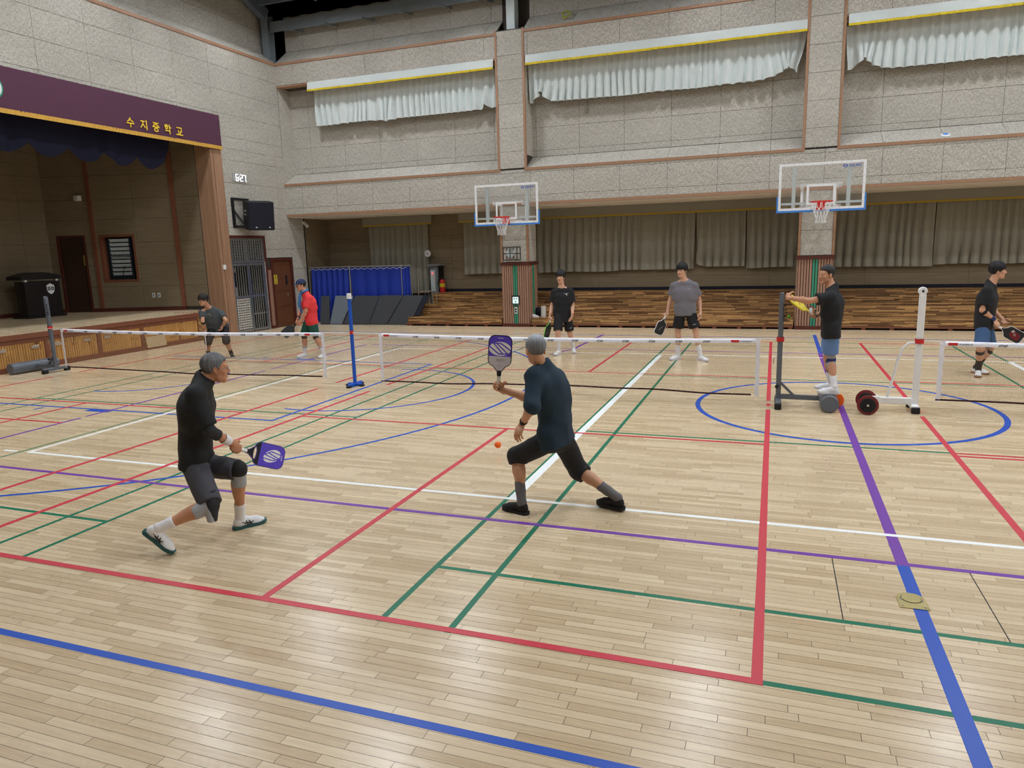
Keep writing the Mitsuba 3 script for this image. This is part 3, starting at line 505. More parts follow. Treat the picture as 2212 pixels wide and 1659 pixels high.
# lit clock
ck = thing('digital_clock', 'white lit digital wall clock reading 6:27', 'clock')
scene['m_led'] = {'type': 'diffuse', 'reflectance': {'type': 'rgb', 'value': [.8, .8, .8]}}
segs = {'a': (0, .9, 1, 1), 'g': (0, .45, 1, .55), 'd': (0, 0, 1, .1), 'f': (0, .5, .18, 1), 'b': (.82, .5, 1, 1), 'e': (0, 0, .18, .5), 'c': (.82, 0, 1, .5)}
for ch, y0 in (('afgedc', 7.02), ('abged', 7.2), ('abc', 7.34)):
    g = sg.MultiPolygon([sg.box(a*.105, b*.19, c*.105, d*.19) for a, b, c, d in [segs[q] for q in ch]]).buffer(.004)
    kk = E(ck + '__digit', decal(g, (XS + .035, y0, 4.335), Y, Z, X, .008), 'm_led', label='glowing digit'); scene[kk]['emitter'] = {'type': 'area', 'radiance': {'type': 'rgb', 'value': [2.6, 2.7, 2.8]}}
kk = E(ck + '__colon', cat_([box(XS + .035, XS + .043, 7.15, 7.175, z, z + .025) for z in (4.38, 4.45)]), 'm_led'); scene[kk]['emitter'] = {'type': 'area', 'radiance': {'type': 'rgb', 'value': [2.6, 2.7, 2.8]}}
E(ck + '__case', box(XS + .012, XS + .034, 6.9, 7.47, 4.32, 4.54), mat('m_case', lin(150, 152, 150), .5)); E(ck + '__mark', cat_([box(XS + .034, XS + .038, 6.92, 6.96, z, z + .03) for z in (4.36, 4.42, 4.48)]), 'm_white')
k = thing('security_camera', 'small white security camera on the wall beside the recess', 'camera'); E(k + '__body', tube([(XS + .1, 10.03, 3.2), (XS + .2, 10.0, 3.12)], .05, 14), 'm_white', 40); E(k + '__base', cyl((XS, 10.03, 3.24), (XS + .08, 10.03, 3.24), .055, 14), 'm_white'); E(k + '__arm', cyl((XS + .06, 10.03, 3.24), (XS + .14, 10.02, 3.17), .018, 8), 'm_white')

# ------------------------------------------------------------------ curtains
def pleats(x0, x1, zt, zb, y, amp, per, seed, ties=(), nv=14, dens=9):
    n = int((x1 - x0) / per * dens); u = np.linspace(0, 1, n); v = np.linspace(0, 1, nv); U, V = np.meshgrid(u, v, indexing='ij')
    x = x0 + (x1 - x0) * U; w = meshkit.noise(np.stack([x / per * .35 + seed, 0*x + seed, 0*x], -1)); w2 = meshkit.noise(np.stack([x * 1.1 + seed * 3, V * 2.0, 0*x], -1))
    ph = 2*np.pi * (x / per + 1.4 * w + .25 * V * (w2 - .5)); s = np.sin(ph)
    dep = np.sign(s) * np.abs(s) ** .7 * amp * (.55 + .75 * V) * (.6 + .8 * w2)
    z = zt + (zb - zt) * V + .035 * V**3 * (w2 - .5); xx = x + .3 * per * np.cos(ph) * V * .5
    for tx, tz, sg_ in ties:
        g = np.exp(-((x - tx) / sg_) ** 2); pull = g * np.clip(V * 1.15, 0, 1) ** 1.6
        xx = xx + (tx - x) * pull * .82; z = z + (tz - zb) * pull * V * 1.02; dep = dep - .07 * pull
    return grid(np.stack([xx, y + dep, z], -1))
gU = 'short pale curtains in the upper niches'
for i, (a, b, ties, lab) in enumerate(((-10.38, -4.36, [(-4.75, 6.2, .1), (-7.9, 6.02, .25)], 'short pale grey curtain in the left upper niche'), (-3.46, 3.57, [(-3.12, 6.36, .2), (3.2, 6.34, .45)], 'wide short pale grey curtain in the middle upper niche, bunched up at both ends'), (4.43, 11.4, [(4.85, 6.36, .3)], 'short pale grey curtain in the right upper niche, bunched up at its left end'))):
    k = thing('niche_curtain', lab, 'curtain', gU)
    E(k + '__cloth', pleats(a, b, 7.12, 6.09, 9.56, .05, .2, i * 7.3 + 1, ties), 'm_curtain', True)
    v = thing('niche_valance', ('left', 'middle', 'right')[i] + ' pale grey curtain valance with a yellow fringe along the upper niches', 'valance', 'valances in the upper niches')
    E(v + '__cloth', cloth(a + .02, b - .0, 7.06, 7.3, lambda U, V: -.03*(1 - V) + .02*(meshkit.noise(np.stack([U*30 + i, V, 0*U], -1)) - .5) * (1.2 - V), 160, 5, YB - .03, 'x'), 'm_curtain', True)
    E(v + '__fringe', cloth(a + .02, b - .0, 7.03, 7.085, lambda U, V: -.036 + .003*np.sin(U*700) + .02*(meshkit.noise(np.stack([U*30 + i, 0*V, 0*U], -1)) - .5), 600, 2, YB - .035, 'x'), 'm_yellow', True, label='yellow fringe')
    E(v + '__rail', box(a, b, YB + .02, YB + .3, 7.2, 7.25), 'm_trim')
E('hanging_strap', cat_([fbox((-1.95, YW - .06, 5.83), X, (.15, 0, 1), (0, -1, 0), 0, .05, 0, .3, 0, .012), bbox((-1.92, YW - .06, 5.82), (.09, .02, .07), .006)]), 'm_drape', label='thin grey strap hanging below the middle upper curtain', cat='strap')
DR = 'floor level drapes in the recess'
for i, (a, b, zb, lab) in enumerate(((-9.8, -7.62, .86, 'long grey green drape behind the blue screen in the recess'), (-6.33, -4.4, 1.46, 'grey beige drape left of the striped pillar in the recess'), (-3.9, -1.27, 1.47, 'grey beige drape just right of the left striped pillar'), (-1.26, .88, 1.5, 'grey beige drape in the middle of the recess behind the young players'), (.9, 2.25, 1.55, 'narrow grey beige drape with its lower left corner curling up'), (2.27, 3.62, 1.5, 'grey beige drape left of the right striped pillar'), (4.56, 6.9, 1.47, 'grey beige drape right of the right striped pillar'), (6.92, 9.5, 1.5, 'grey beige drape at the right end of the recess'), (9.7, 12.2, 1.5, 'grey beige drape beyond the right end'))):
    k = thing('recess_drape', lab, 'curtain', DR)
    E(k + '__cloth', pleats(a, b, 3.14, zb, 11.3, .05, .235, i * 3.7 + 2, [(.92, 1.72, .12)] if i == 4 else ()), 'm_drape', True)
for a, b, lab in ((-9.95, -7.4, 'beige valance above the long drape behind the blue screen'), (-6.45, -4.4, 'short beige valance left of the striped pillar'), (-3.95, 3.66, 'long beige valance with yellow edge between the two striped pillars'), (4.5, 12.3, 'beige valance with yellow edge right of the right pillar')):
    v = thing('recess_valance', lab, 'valance', 'valances in the recess')
    E(v + '__cloth', cloth(a, b, 3.1, 3.378, lambda U, V: -.02*(1 - V) + .012*(meshkit.noise(np.stack([U*30, V, 0*U], -1)) - .5), 120, 4, 11.17, 'x'), 'm_drape', True)
    E(v + '__edge', cloth(a, b, 3.07, 3.125, lambda U, V: -.025 + 0*U, 60, 2, 11.165, 'x'), 'm_drapeyel', True, label='dull yellow edge')
# ------------------------------------------------------------------ recess furniture
bl = thing('bleachers', 'three step wooden bleachers of striped hardwood along the back wall', 'bleachers')
for a, b in ((-7.42, P1[0] - .06), (P1[1] + .06, P2[0] - .06), (P2[1] + .06, P3[0] - .06), (P3[1] + .06, XR - .1)):
    E(bl + '__lower_step', box(a, b, YB, 10.0, .075, .245), 'm_bench'); E(bl + '__base_trim', box(a - .04, b, YB - .035, YB, .05, .085), 'm_redwood')
    for x in np.arange(a + .05, b - .09, .62): E(bl + '__foot', box(x, x + .09, YB - .02, YB + .1, 0, .06), 'm_redwood')
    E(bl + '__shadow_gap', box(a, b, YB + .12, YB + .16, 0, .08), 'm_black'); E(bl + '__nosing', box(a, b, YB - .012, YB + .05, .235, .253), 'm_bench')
E(bl + '__middle_step', box(-7.27, XR - .1, 10.0, 10.52, .0, .58), 'm_bench'); E(bl + '__nosing', box(-7.27, XR - .1, 9.985, 10.05, .57, .588), 'm_bench')
E(bl + '__upper_step', box(-7.18, XR - .1, 10.52, YN - .03, .0, .895), 'm_bench'); E(bl + '__nosing', box(-7.18, XR - .1, 10.505, 10.57, .885, .902), 'm_bench')
# blue folding screen
sc = thing('folding_screen', 'blue curtain screen on a metal frame in the corner recess', 'screen')
E(sc + '__curtain', pleats(-11.3, -9.84, 1.76, .04, 9.98, .045, .22, 3.1, nv=6), 'm_screenblue', True); E(sc + '__curtain', pleats(-9.8, -7.95, 1.76, .04, 9.98, .02, .5, 5.7, nv=6), 'm_screenblue', True); E(sc + '__curtain', pleats(-7.93, -7.62, 1.76, .04, 9.95, .03, .12, 9.7, nv=6), 'm_screenblue', True)
E(sc + '__frame', cat_([tube([(-11.36, 9.98, 0), (-11.36, 9.98, 1.8), (-7.6, 9.98, 1.8), (-7.6, 9.98, 0)], .018, 8), cyl((-9.82, 9.98, 0), (-9.82, 9.98, 1.84), .018, 8), cyl((-7.94, 9.98, 0), (-7.94, 9.98, 1.84), .018, 8)]), 'm_steel', 40)
zz = [(-11.3 + .115*k, 9.93, 1.70 + (.055 if k % 2 else 0)) for k in range(32)]; E(sc + '__lacing', tube(zz, .007, 5), 'm_white', label='white zigzag lacing cord')
# foam mats leaning on the screen
def jigsaw(p, tooth=.035, d=.02):
    g = sg.Polygon(p); add = []
    for (x0, y0), (x1, y1) in zip(p, p[1:] + p[:1]):
        L = math.hypot(x1-x0, y1-y0); n = int(L / (2*tooth)); t = np.array([x1-x0, y1-y0]) / L; q = np.array([t[1], -t[0]])
        for k in range(n):
            a = np.array([x0, y0]) + t*(2*k + .5)*tooth; add.append(sg.Polygon([a, a + t*tooth, a + t*tooth + q*d, a + q*d]))
    return g.union(sg.MultiPolygon(add))
MX = lambda px: -10.26 + (px - 707) * .01644
for i, (t0, t1, b0, b1, m, lab) in enumerate(((676, 694, 686, 706, 'm_mat', 'dark foam mat behind the man in red, leftmost of the leaning mats'), (708, 748, 707, 733, 'm_matlight', 'light grey foam mat with jigsaw edge leaning on the blue screen'), (752, 804, 736, 791, 'm_mat', 'dark foam mat leaning just right of the blue net post'), (805, 855, 792, 829, 'm_mat', 'dark slanted foam mat second from the bleachers'), (856, 897, 831, 877, 'm_mat', 'dark slanted foam mat nearest the bleachers'), (896, 908, 886, 893, 'm_navyblack', 'dark mat edge leaning against the bleacher end'))):
    p = [(MX(b0), .02 if i < 5 else .3), (MX(b1), .02 if i < 5 else .3), (MX(t1), .96 - .01*(i % 3)), (MX(t0), .96)]
    lean = np.array([0, .42, .9]); lean /= np.linalg.norm(lean)
    E('foam_mat', place(extrude(jigsaw(p), .022), (0, 9.32 + .027*i, 0), X, lean, np.cross(X, lean)), m, label=lab, cat='foam mat', group='foam mats leaning on the screen')
# handrail, panel box, extinguisher and small fittings
hr = thing('handrail', 'thin steel handrail with bars at the left end of the bleachers', 'handrail')
E(hr + '__post', tube([(-7.36, 9.95, .25), (-7.36, 9.95, 1.72)], .017, 8), 'm_chrome', 40); E(hr + '__top_rail', tube([(-7.36, 9.95, 1.74), (-7.0, 10.6, 1.76), (-6.75, 11.2, 1.8)], .02, 8), 'm_steel', 40)
E(hr + '__low_rail', tube([(-7.34, 10.0, .98), (-6.95, 10.3, .99)], .014, 8), 'm_chrome', 40)
for k in range(4): E(hr + '__bar', tube([(-7.22 + .1*k, 10.15 + .05*k, .585), (-7.24 + .1*k, 10.15 + .05*k, .97 if k < 3 else 1.74)], .012, 8), 'm_chrome', 40)
cb = thing('alarm_cabinet', 'narrow grey alarm cabinet with a red lamp behind the handrail', 'cabinet')
E(cb + '__box', box(-7.5, -7.2, 11.1, 11.35, .0, 1.74), 'm_steelgrey'); E(cb + '__door', box(-7.48, -7.3, 11.08, 11.1, .95, 1.6), 'm_steelwhite'); E(cb + '__frame', box(-7.19, -7.16, 11.05, 11.4, .9, 1.76), 'm_black'); E(cb + '__shelf', box(-7.6, -7.1, 11.0, 11.4, 1.74, 1.80), 'm_steelgrey')
kk = E(cb + '__lamp', trimesh.creation.icosphere(2, .035).apply_translation((-7.4, 11.06, 1.5)), 'm_red', True, label='lit red lamp'); scene[kk]['emitter'] = {'type': 'area', 'radiance': {'type': 'rgb', 'value': [1.4, .25, .3]}}
fe = thing('fire_extinguisher', 'red fire extinguisher with a yellow label on the upper bleacher step', 'fire extinguisher')
E(fe + '__tank', lathe([(0, 0), (.085, 0), (.09, .02), (.09, .33), (.07, .39), (.03, .42), (0, .42)], 20, (-7.03, 11.0, .897)), 'm_red', 40); E(fe + '__label', lathe([(.0915, .17), (.0915, .29)], 20, (-7.03, 11.0, .897)), 'm_yellow', True, label='yellow label band'); E(fe + '__valve', cat_([cyl((-7.03, 11, 1.31), (-7.03, 11, 1.37), .02, 10), bar((-7.08, 11, 1.37), (-6.97, 11, 1.385), .02, .018)]), 'm_black'); E(fe + '__hose', tube([(-7.03, 11, 1.35), (-7.1, 10.97, 1.36), (-7.15, 10.95, 1.28), (-7.14, 10.93, 1.1)], .012, 8), 'm_black', 40)
k = thing('wall_dial', 'small round white dial on the wall beside the long drape', 'wall clock'); E(k + '__case', lathe([(0, 0), (.11, 0), (.115, .03), (.1, .045), (0, .045)], 24, (-7.6, 11.21, 2.14), (0, -1, 0)), 'm_white', 40); E(k + '__hub', lathe([(0, .045), (.03, .046), (0, .052)], 12, (-7.6, 11.21, 2.14), (0, -1, 0)), 'm_steelgrey')
cg = thing('caged_siren', 'silver siren inside a dark wire cage on the left striped pillar', 'siren')
x0, x1, z0, z1, y0, y1 = -4.13, -3.72, 1.9, 2.26, YB - .3, YB - .02
fr = [cyl((x, y, z0), (x, y, z1), .011, 6) for x in (x0, (x0+x1)/2, x1) for y in (y0, y1)] + [cyl((x0, y, z), (x1, y, z), .011, 6) for y in (y0, y1) for z in (z0, (z0+z1)/2, z1)] + [cyl((x, y0, z), (x, y1, z), .011, 6) for x in (x0, x1) for z in (z0, (z0+z1)/2, z1)]
E(cg + '__cage', cat_(fr), 'm_black', 40); E(cg + '__horn', lathe([(0, 0), (.05, .0), (.06, .1), (.13, .2), (.125, .2), (0, .12)], 20, (-3.94, YB - .04, 2.08), (0, -1, .1)), 'm_steelwhite', 40); E(cg + '__band', cat_([box(-4.05, -3.8, YB - .31, YB - .3, z - .016, z + .016) for z in (1.92, 2.08, 2.24)]), 'm_chrome')
tb = thing('wall_tablet', 'small lit touch screen on the green stripe of the left pillar', 'screen'); E(tb + '__case', bbox((-3.885, YB - .045, .77), (.22, .03, .25), .006), 'm_black')
kk = E(tb + '__display', box(-3.975, -3.795, YB - .064, YB - .061, .67, .86), 'm_led', label='glowing pale cyan display'); scene[kk]['emitter'] = {'type': 'area', 'radiance': {'type': 'rgb', 'value': [.5, .82, .82]}}
E(tb + '__icon', cat_([box(x, x + .03, YB - .067, YB - .064, z, z + .035) for x, z in ((-3.94, .79), (-3.87, .79), (-3.9, .7))]), 'm_slatgreen'); E(tb + '__shelf', box(-4.0, -3.77, YB - .08, YB - .03, .63, .645), 'm_steelgrey')
k = thing('pillar_switch', 'small white switch plate below the lit screen on the left pillar', 'switch'); E(k + '__plate', bbox((-3.89, YB - .04, .47), (.09, .02, .19), .006), 'm_white'); E(k + '__rocker', cat_([box(-3.915, -3.865, YB - .055, YB - .05, z, z + .05) for z in (.41, .48)]), 'm_rubber')
k = thing('pillar_socket', 'reddish socket plate on the green stripe of the right pillar', 'socket'); E(k + '__plate', bbox((3.94, YB - .04, .5), (.16, .02, .17), .006), 'm_redwood'); E(k + '__insert', box(3.905, 3.975, YB - .054, YB - .05, .45, .55), 'm_steelwhite')
E('paper_roll', lathe([(0.02, 0), (.07, 0), (.075, .01), (.075, .31), (.07, .315), (.02, .315), (.02, .3)], 20, (-3.2, 9.65, .246)), 'm_offwhite', 40, label='white paper roll standing on the low step beside the left pillar', cat='paper roll')
bg = thing('shoe_bag', 'dark see through bag beside the white paper roll on the low step', 'bag'); E(bg + '__body', trimesh.creation.icosphere(3, .12).apply_transform(np.diag([.9, .7, 1.1, 1])).apply_translation((-3.4, 9.8, .253 + .134)), 'm_navyblack', True)
sm = trimesh.creation.icosphere(3, 1.0); v = sm.vertices.copy(); v[:, 2] = np.where(v[:, 2] < 0, v[:, 2] * .35, v[:, 2] * (.75 - .45*v[:, 0])); sm.vertices = v * [.15, .06, .085]; sm.apply_translation((-3.44, 9.5, .246 + .03))
k = thing('spare_shoe', 'single white sports shoe lying on the low step beside the left pillar', 'shoe'); E(k + '__upper', sm, 'm_white', True); E(k + '__sole', place(extrude(affinity.scale(sg.Point(0, 0).buffer(1), .155, .062), .03), (-3.44, 9.5, .246), X, Y, Z), 'm_offwhite')
def wiffle(key, c, r, m):
    s = trimesh.creation.icosphere(3, r); s.apply_translation(c); E(key + '__shell', s, m, True)
    d = []
    for i in range(26):
        t = math.acos(1 - 2*(i + .5)/26); ph = i * 2.399963; q = np.array([math.sin(t)*math.cos(ph), math.sin(t)*math.sin(ph), math.cos(t)])
        d.append(lathe([(0, r + .0006), (r*.11, r*.994 + .0006), (r*.12, r*.985)], 10, c, q))
    E(key + '__hole', cat_(d), 'm_ballhole', kind='stuff')
mat('m_ballhole', lin(150, 62, 20), .7); mat('m_orange', lin(255, 112, 30), .4); mat('m_lime', lin(90, 200, 40), .4)
k = thing('pickleball', 'bright orange perforated ball in the air beside the front player', 'ball'); wiffle(k, (.275, -3.14, .092), .037, 'm_orange')
k = thing('pickleball', 'lime green ball on the low step left of the right pillar', 'ball'); wiffle(k, (3.44, 9.6, .253 + .037), .037, 'm_lime')
rp = [(-2.36 + .1*math.cos(t)*(1 + .3*math.sin(3.1*t)), 9.5 - .02*math.sin(5*t), 8.24 + .1*math.sin(t)*(1 + .35*math.cos(2.3*t))) for t in np.linspace(0, 26, 160)]
E('rope_coil', tube([(a, b + (c - 8.24) * .9 - .02, c) for a, b, c in rp], .011, 6), mat('m_rope', lin(168, 172, 84), .8), True, label='tangled yellow green rope lying on the sloping ledge under the roof', cat='rope')
fd = thing('flying_disc', 'small white and blue disc lying on the right niche sill', 'disc'); E(fd + '__rim', lathe([(0, .03), (.08, .03), (.1, .015), (.1, 0), (.09, 0)], 24, (6.63, 9.42, 4.485), (0, -.45, .9)), 'm_white', 40); E(fd + '__top', lathe([(0, .032), (.06, .032), (.075, .025)], 24, (6.63, 9.43, 4.488), (0, -.45, .9)), 'm_padblue', label='blue top')
bp = thing('floor_plate', 'brass floor socket plate set in the blue line at lower right', 'floor plate')
pg = sg.box(-.085, -.11, .085, .02).union(sg.Point(0, .02).buffer(.085)); E(bp + '__plate', place(extrude(pg.buffer(-.004), .005), (3.9, -5.55, .001), X, Y, Z), 'm_brass'); E(bp + '__lid', place(extrude(sg.Point(0, 0).buffer(.055), .003), (3.9, -5.53, .006), X, Y, Z), 'm_brass')
for x, y in ((-.06, -.085), (.06, -.085), (-.06, 0), (.06, 0), (0, .08)): E(bp + '__screw', lathe([(0, .004), (.006, .003), (.008, 0)], 10, (3.9 + x, -5.55 + y, .006)), 'm_chrome')
E(bp + '__ring', place(extrude(sg.Point(0, 0).buffer(.058).difference(sg.Point(0, 0).buffer(.054)), .001), (3.9, -5.53, .006), X, Y, Z), 'm_logo')

# ------------------------------------------------------------------ basketball goals
def goal(cx, yb, lab, pil):
    g = thing('basketball_goal', lab, 'basketball hoop', 'wall mounted basketball goals'); z0, z1, h = 2.89, 3.94, .91
    E(g + '__glass', box(cx - h + .03, cx + h - .03, yb, yb + .012, z0 + .03, z1 - .03), 'm_glass')
    fr = sg.box(-h, z0, h, z1).difference(sg.box(-h + .055, z0 + .055, h - .055, z1 - .055))
    E(g + '__frame', decal(fr, (cx, yb - .012, 0), X, Z, (0, 1, 0), .035), 'm_white'); E(g + '__target', decal(sg.box(-.305, 3.0, .305, 3.46).difference(sg.box(-.255, 3.05, .255, 3.41)), (cx, yb - .006, 0), X, Z, (0, 1, 0), .005), 'm_white', label='white target square')
    pd = sg.box(-h - .035, z0 - .045, h + .035, z0 + .33).difference(sg.box(-h, z0, h, z1)); E(g + '__padding', decal(pd, (cx, yb - .018, 0), X, Z, (0, 1, 0), .05), 'm_padblue', label='blue edge padding')
    E(g + '__bolt', cat_([lathe([(0, .005), (.008, .004), (.01, 0)], 8, (cx + x, yb - .012, z), (0, -1, 0)) for x in np.linspace(-.8, .8, 9) for z in (z1 - .027, z0 + .027)] + [lathe([(0, .005), (.008, .004), (.01, 0)], 8, (cx + x, yb - .012, z), (0, -1, 0)) for x in (-h + .027, h - .027) for z in np.linspace(z0 + .15, z1 - .15, 5)]), 'm_steel')
    rc = np.array([cx, yb - .40, 3.05]); t = np.linspace(0, 2*np.pi, 49)
    rm = K(g + '__rim'); E(rm, tube(np.stack([rc[0] + .232*np.cos(t), rc[1] + .232*np.sin(t), 0*t + rc[2]], 1), .0115, 8, False), 'm_rimred', True, label='red rim'); E(rm + '__bracket', cat_([bbox((cx, yb - .05, 2.98), (.18, .09, .2), .01), bar((cx - .07, yb - .05, 3.04), (cx - .1, yb - .2, 3.05), .02, .03), bar((cx + .07, yb - .05, 3.04), (cx + .1, yb - .2, 3.05), .02, .03)]), 'm_rimred')
    ms = []
    for k in range(12):
        for s in (-1, 1):
            q = [];
            for i in range(9):
                v = i / 8; a = 2*np.pi*k/12 + s * .95 * (v if v > .25 else v * .4) ; r = .225 - .115 * min(1, v * 1.35) + .012 * max(0, v - .75)
                q.append((rc[0] + r*math.cos(a), rc[1] + r*math.sin(a), rc[2] - .01 - .46*v + .012*math.sin(k*2.1)*v))
            ms.append(tube(q, .0048, 5))
    E(g + '__net', cat_(ms), 'm_white', True, label='white cord net')
    sp_ = cat_([box(cx - .62, cx - .54, yb + .05, yb + .13, z0 - .0, z1 - .08), box(cx + .54, cx + .62, yb + .05, yb + .13, z0 - .0, z1 - .08), box(cx - h, cx + h, yb + .05, yb + .09, 3.02, 3.07)])
    E(g + '__support_frame', sp_, 'm_steelwhite', label='pale grey support uprights')
    ya = pil - .02; arm = [bar((cx + s*.42, yb + .13, z), (cx + s*.36, ya, z), .05, .06) for s in (-1, 1) for z in (3.42, 2.98)] + [bar((cx - .45, yb + .14, 3.46), (cx + .45, yb + .14, 3.46), .05, .05), box(cx - .4, cx - .34, ya - .05, ya, 2.9, 3.5), box(cx + .34, cx + .4, ya - .05, ya, 2.9, 3.5), bar((cx - .42, yb + .13, 2.98), (cx + .3, ya, 2.98), .03, .03)]
    E(g + '__arm', cat_(arm), 'm_white')
    lg = meshkit.text_mesh('OSUNG', .052, .002, True); w = lg.bounds[1][0]; lk = K(g + '__logo'); E(lk, place(lg, (cx + h - .1 - w, yb - .004, z1 - .135), X, Z, (0, -1, 0)), 'm_lineblue', label='blue maker lettering')
    E(lk + '__emblem', decal(sg.Point(0, 0).buffer(.045).difference(sg.LineString([(.03, .03), (-.02, .02), (.02, -.02), (-.03, -.03)]).buffer(.009)), (cx + h - .17 - w, yb - .004, z1 - .11), X, Z, (0, -1, 0), .002), 'm_lineblue')
goal(-3.87, 8.6, 'glass basketball goal with blue padding on the left striped pillar', YB)
goal(3.98, 8.1, 'larger looking glass basketball goal on the right striped pillar', YB)

# ------------------------------------------------------------------ net posts and nets
def band_(k, x, y, r=.037):
    E(k + '__height_mark', lathe([(r, -.03), (r, .03)], 16, (x, y, .905)), 'm_red', True, label='red height band')
bpst = thing('net_post', 'slim blue net post with a white cap between the two left nets', 'net post', 'net posts')
E(bpst + '__pole', cyl((-3.53, .06, .04), (-3.53, .06, 1.47), .03), 'm_bluepaint', 40); E(bpst + '__cap', lathe([(0, .09), (.036, .09), (.04, .08), (.04, 0), (0, 0)], 20, (-3.53, .06, 1.46)), 'm_white', 40, label='white plastic cap'); band_(bpst, -3.53, .06, .032)
E(bpst + '__base', cat_([bbox((-3.53, .06, .03), (.26, .06, .05), .008), bbox((-3.53, .06, .03), (.06, .4, .05), .008)]), 'm_bluepaint')
for a, b in ((.13, 0), (-.13, 0), (0, .19), (0, -.19)): E(bpst + '__foot', bbox((-3.53 + a, .06 + b, .015), (.07, .07, .03), .005), 'm_rubber')
def grey_post(x, y, s, lab, roll):
    k = thing('net_post', lab, 'net post', 'net posts')
    E(k + '__pole', bbox((x, y, .77), (.065, .065, 1.44), .008), 'm_greypaint'); band_(k, x, y, .048)
    E(k + '__foot_beam', bbox((x, y, .075), (.07, .56, .06), .008), 'm_greypaint')
    for b in (-.24, .24): E(k + '__rubber_foot', bbox((x, y + b, .04), (.085, .1, .08), .01), 'm_rubber')
    E(k + '__arm', cat_([bar((x, y, .13), (x + s*.56, y + roll[2], .12), .06, .06), bar((x, y, .34), (x + s*.2, y + roll[2]*.36, .14), .05, .03)]), 'm_greypaint')
    c = np.array([x + s*roll[0], y + roll[2], .115]); L = roll[1]
    E(k + '__weight', lathe([(0, -L/2), (.10, -L/2), (.112, -L/2 + .012), (.112, L/2 - .012), (.10, L/2), (0, L/2)], 28, c, (0, 1, 0)), 'm_greypaint', 40, label='grey cylinder weight')
    E(k + '__knob', cat_([cyl((x, y - .03, .28), (x - .02, y - .1, .28), .012, 8), lathe([(0, 0), (.024, .004), (.024, .02), (0, .024)], 12, (x - .02, y - .1, .28), (-.2, -1, 0))]), 'm_rubber', 40); E(k + '__pulley', lathe([(0, -.02), (.035, -.02), (.02, 0), (.035, .02), (0, .02)], 14, (x, y, 1.5), (1, 0, 0)), 'm_greypaint', 40)
    E(k + '__hook', tube([(x - .04, y - .02, .66), (x - .07, y - .03, .66), (x - .075, y - .03, .58)], .006, 6), 'm_steel')
    tx = meshkit.text_mesh('A.STAR', .046, .002, True); E(k + '__lettering', place(tx, (x + .02, y - .034, 1.38), (0, 0, -1), X, (0, -1, 0)), 'm_logo', label='black maker lettering')
    return k
grey_post(-10.6, .15, -1, 'grey net post with a cylinder weight in front of the stage', (.62, 1.0, 0.0))
kR = grey_post(3.15, -.03, 1, 'grey net post that the man in blue shorts leans on', (.62, .72, .02))
E(kR + '__transport_wheel', lathe([(.02, -.02), (.095, -.02), (.1, -.01), (.1, .01), (.095, .02), (.02, .02)], 24, (3.87, .0, .1), (0, 1, 0)), 'm_orange', 40, label='orange wheel')
wp = thing('net_post', 'white net post on a wheeled base right of the standing man', 'net post', 'net posts'); wx, wy = 4.79, -.02
E(wp + '__pole', bbox((wx, wy, .79), (.075, .06, 1.4), .008), 'm_white'); band_(wp, wx, wy, .052); E(wp + '__pulley', lathe([(0, -.03), (.045, -.03), (.052, -.02), (.052, .02), (.045, .03), (0, .03)], 20, (wx - .005, wy, 1.53), (0, 1, 0)), 'm_white', 40); E(wp + '__pulley_pin', lathe([(0, -.035), (.014, -.034), (.014, .034), (0, .035)], 10, (wx - .005, wy, 1.53), (0, 1, 0)), 'm_rubber')
E(wp + '__foot_beam', bbox((wx - .01, wy + .05, .07), (.085, .42, .055), .008), 'm_white')
for b in (-.15, .24): E(wp + '__rubber_foot', bbox((wx - .01, wy + b, .04), (.095, .06, .08), .008), 'm_rubber')
E(wp + '__beam', cat_([bbox((wx - .23, wy, .13), (.42, .07, .085), .008), bbox((wx - .46, wy, .15), (.1, .09, .07), .01)]), 'm_white')
E(wp + '__brace', tube([(wx - .32, wy, .17), (wx - .27, wy, .42), (wx - .22, wy, .68), (wx - .18, wy, .81), (wx - .12, wy, .875), (wx - .03, wy, .885)], .017, 10), 'm_white', 40)
E(wp + '__axle', lathe([(0, -.17), (.05, -.17), (.062, -.12), (.062, .12), (.05, .17), (0, .17)], 20, (4.22, wy - .16, .127), (.05, 1, 0)), 'm_white', 40)
for s in (-.19, .17):
    w = K(wp + '__wheel'); c = (4.22 + .05*s, wy - .16 + s, .127)
    E(w, lathe([(.02, -.022), (.105, -.022), (.125, -.012), (.125, .012), (.105, .022), (.02, .022)], 32, c, (.05, 1, 0)), mat('m_wheelred', lin(112, 34, 36), .5) if s < 0 else 'm_wheelred', 40, label='dark red and black wheel')
    E(w + '__disc', lathe([(0, -.026), (.09, -.026), (.095, -.02)], 24, c, (.05, 1, 0)), 'm_rubber', 40); E(w + '__hub', lathe([(0, -.034), (.014, -.033), (.018, -.026)], 12, c, (.05, 1, 0)), 'm_chrome')
    E(w + '__spoke', cat_([bar(np.array(c) + [.02*math.cos(a), -.028, .02*math.sin(a)], np.array(c) + [.085*math.cos(a), -.028, .085*math.sin(a)], .006, .006, (0, 1, 0)) for a in np.arange(8) * math.pi / 4]), 'm_logo')
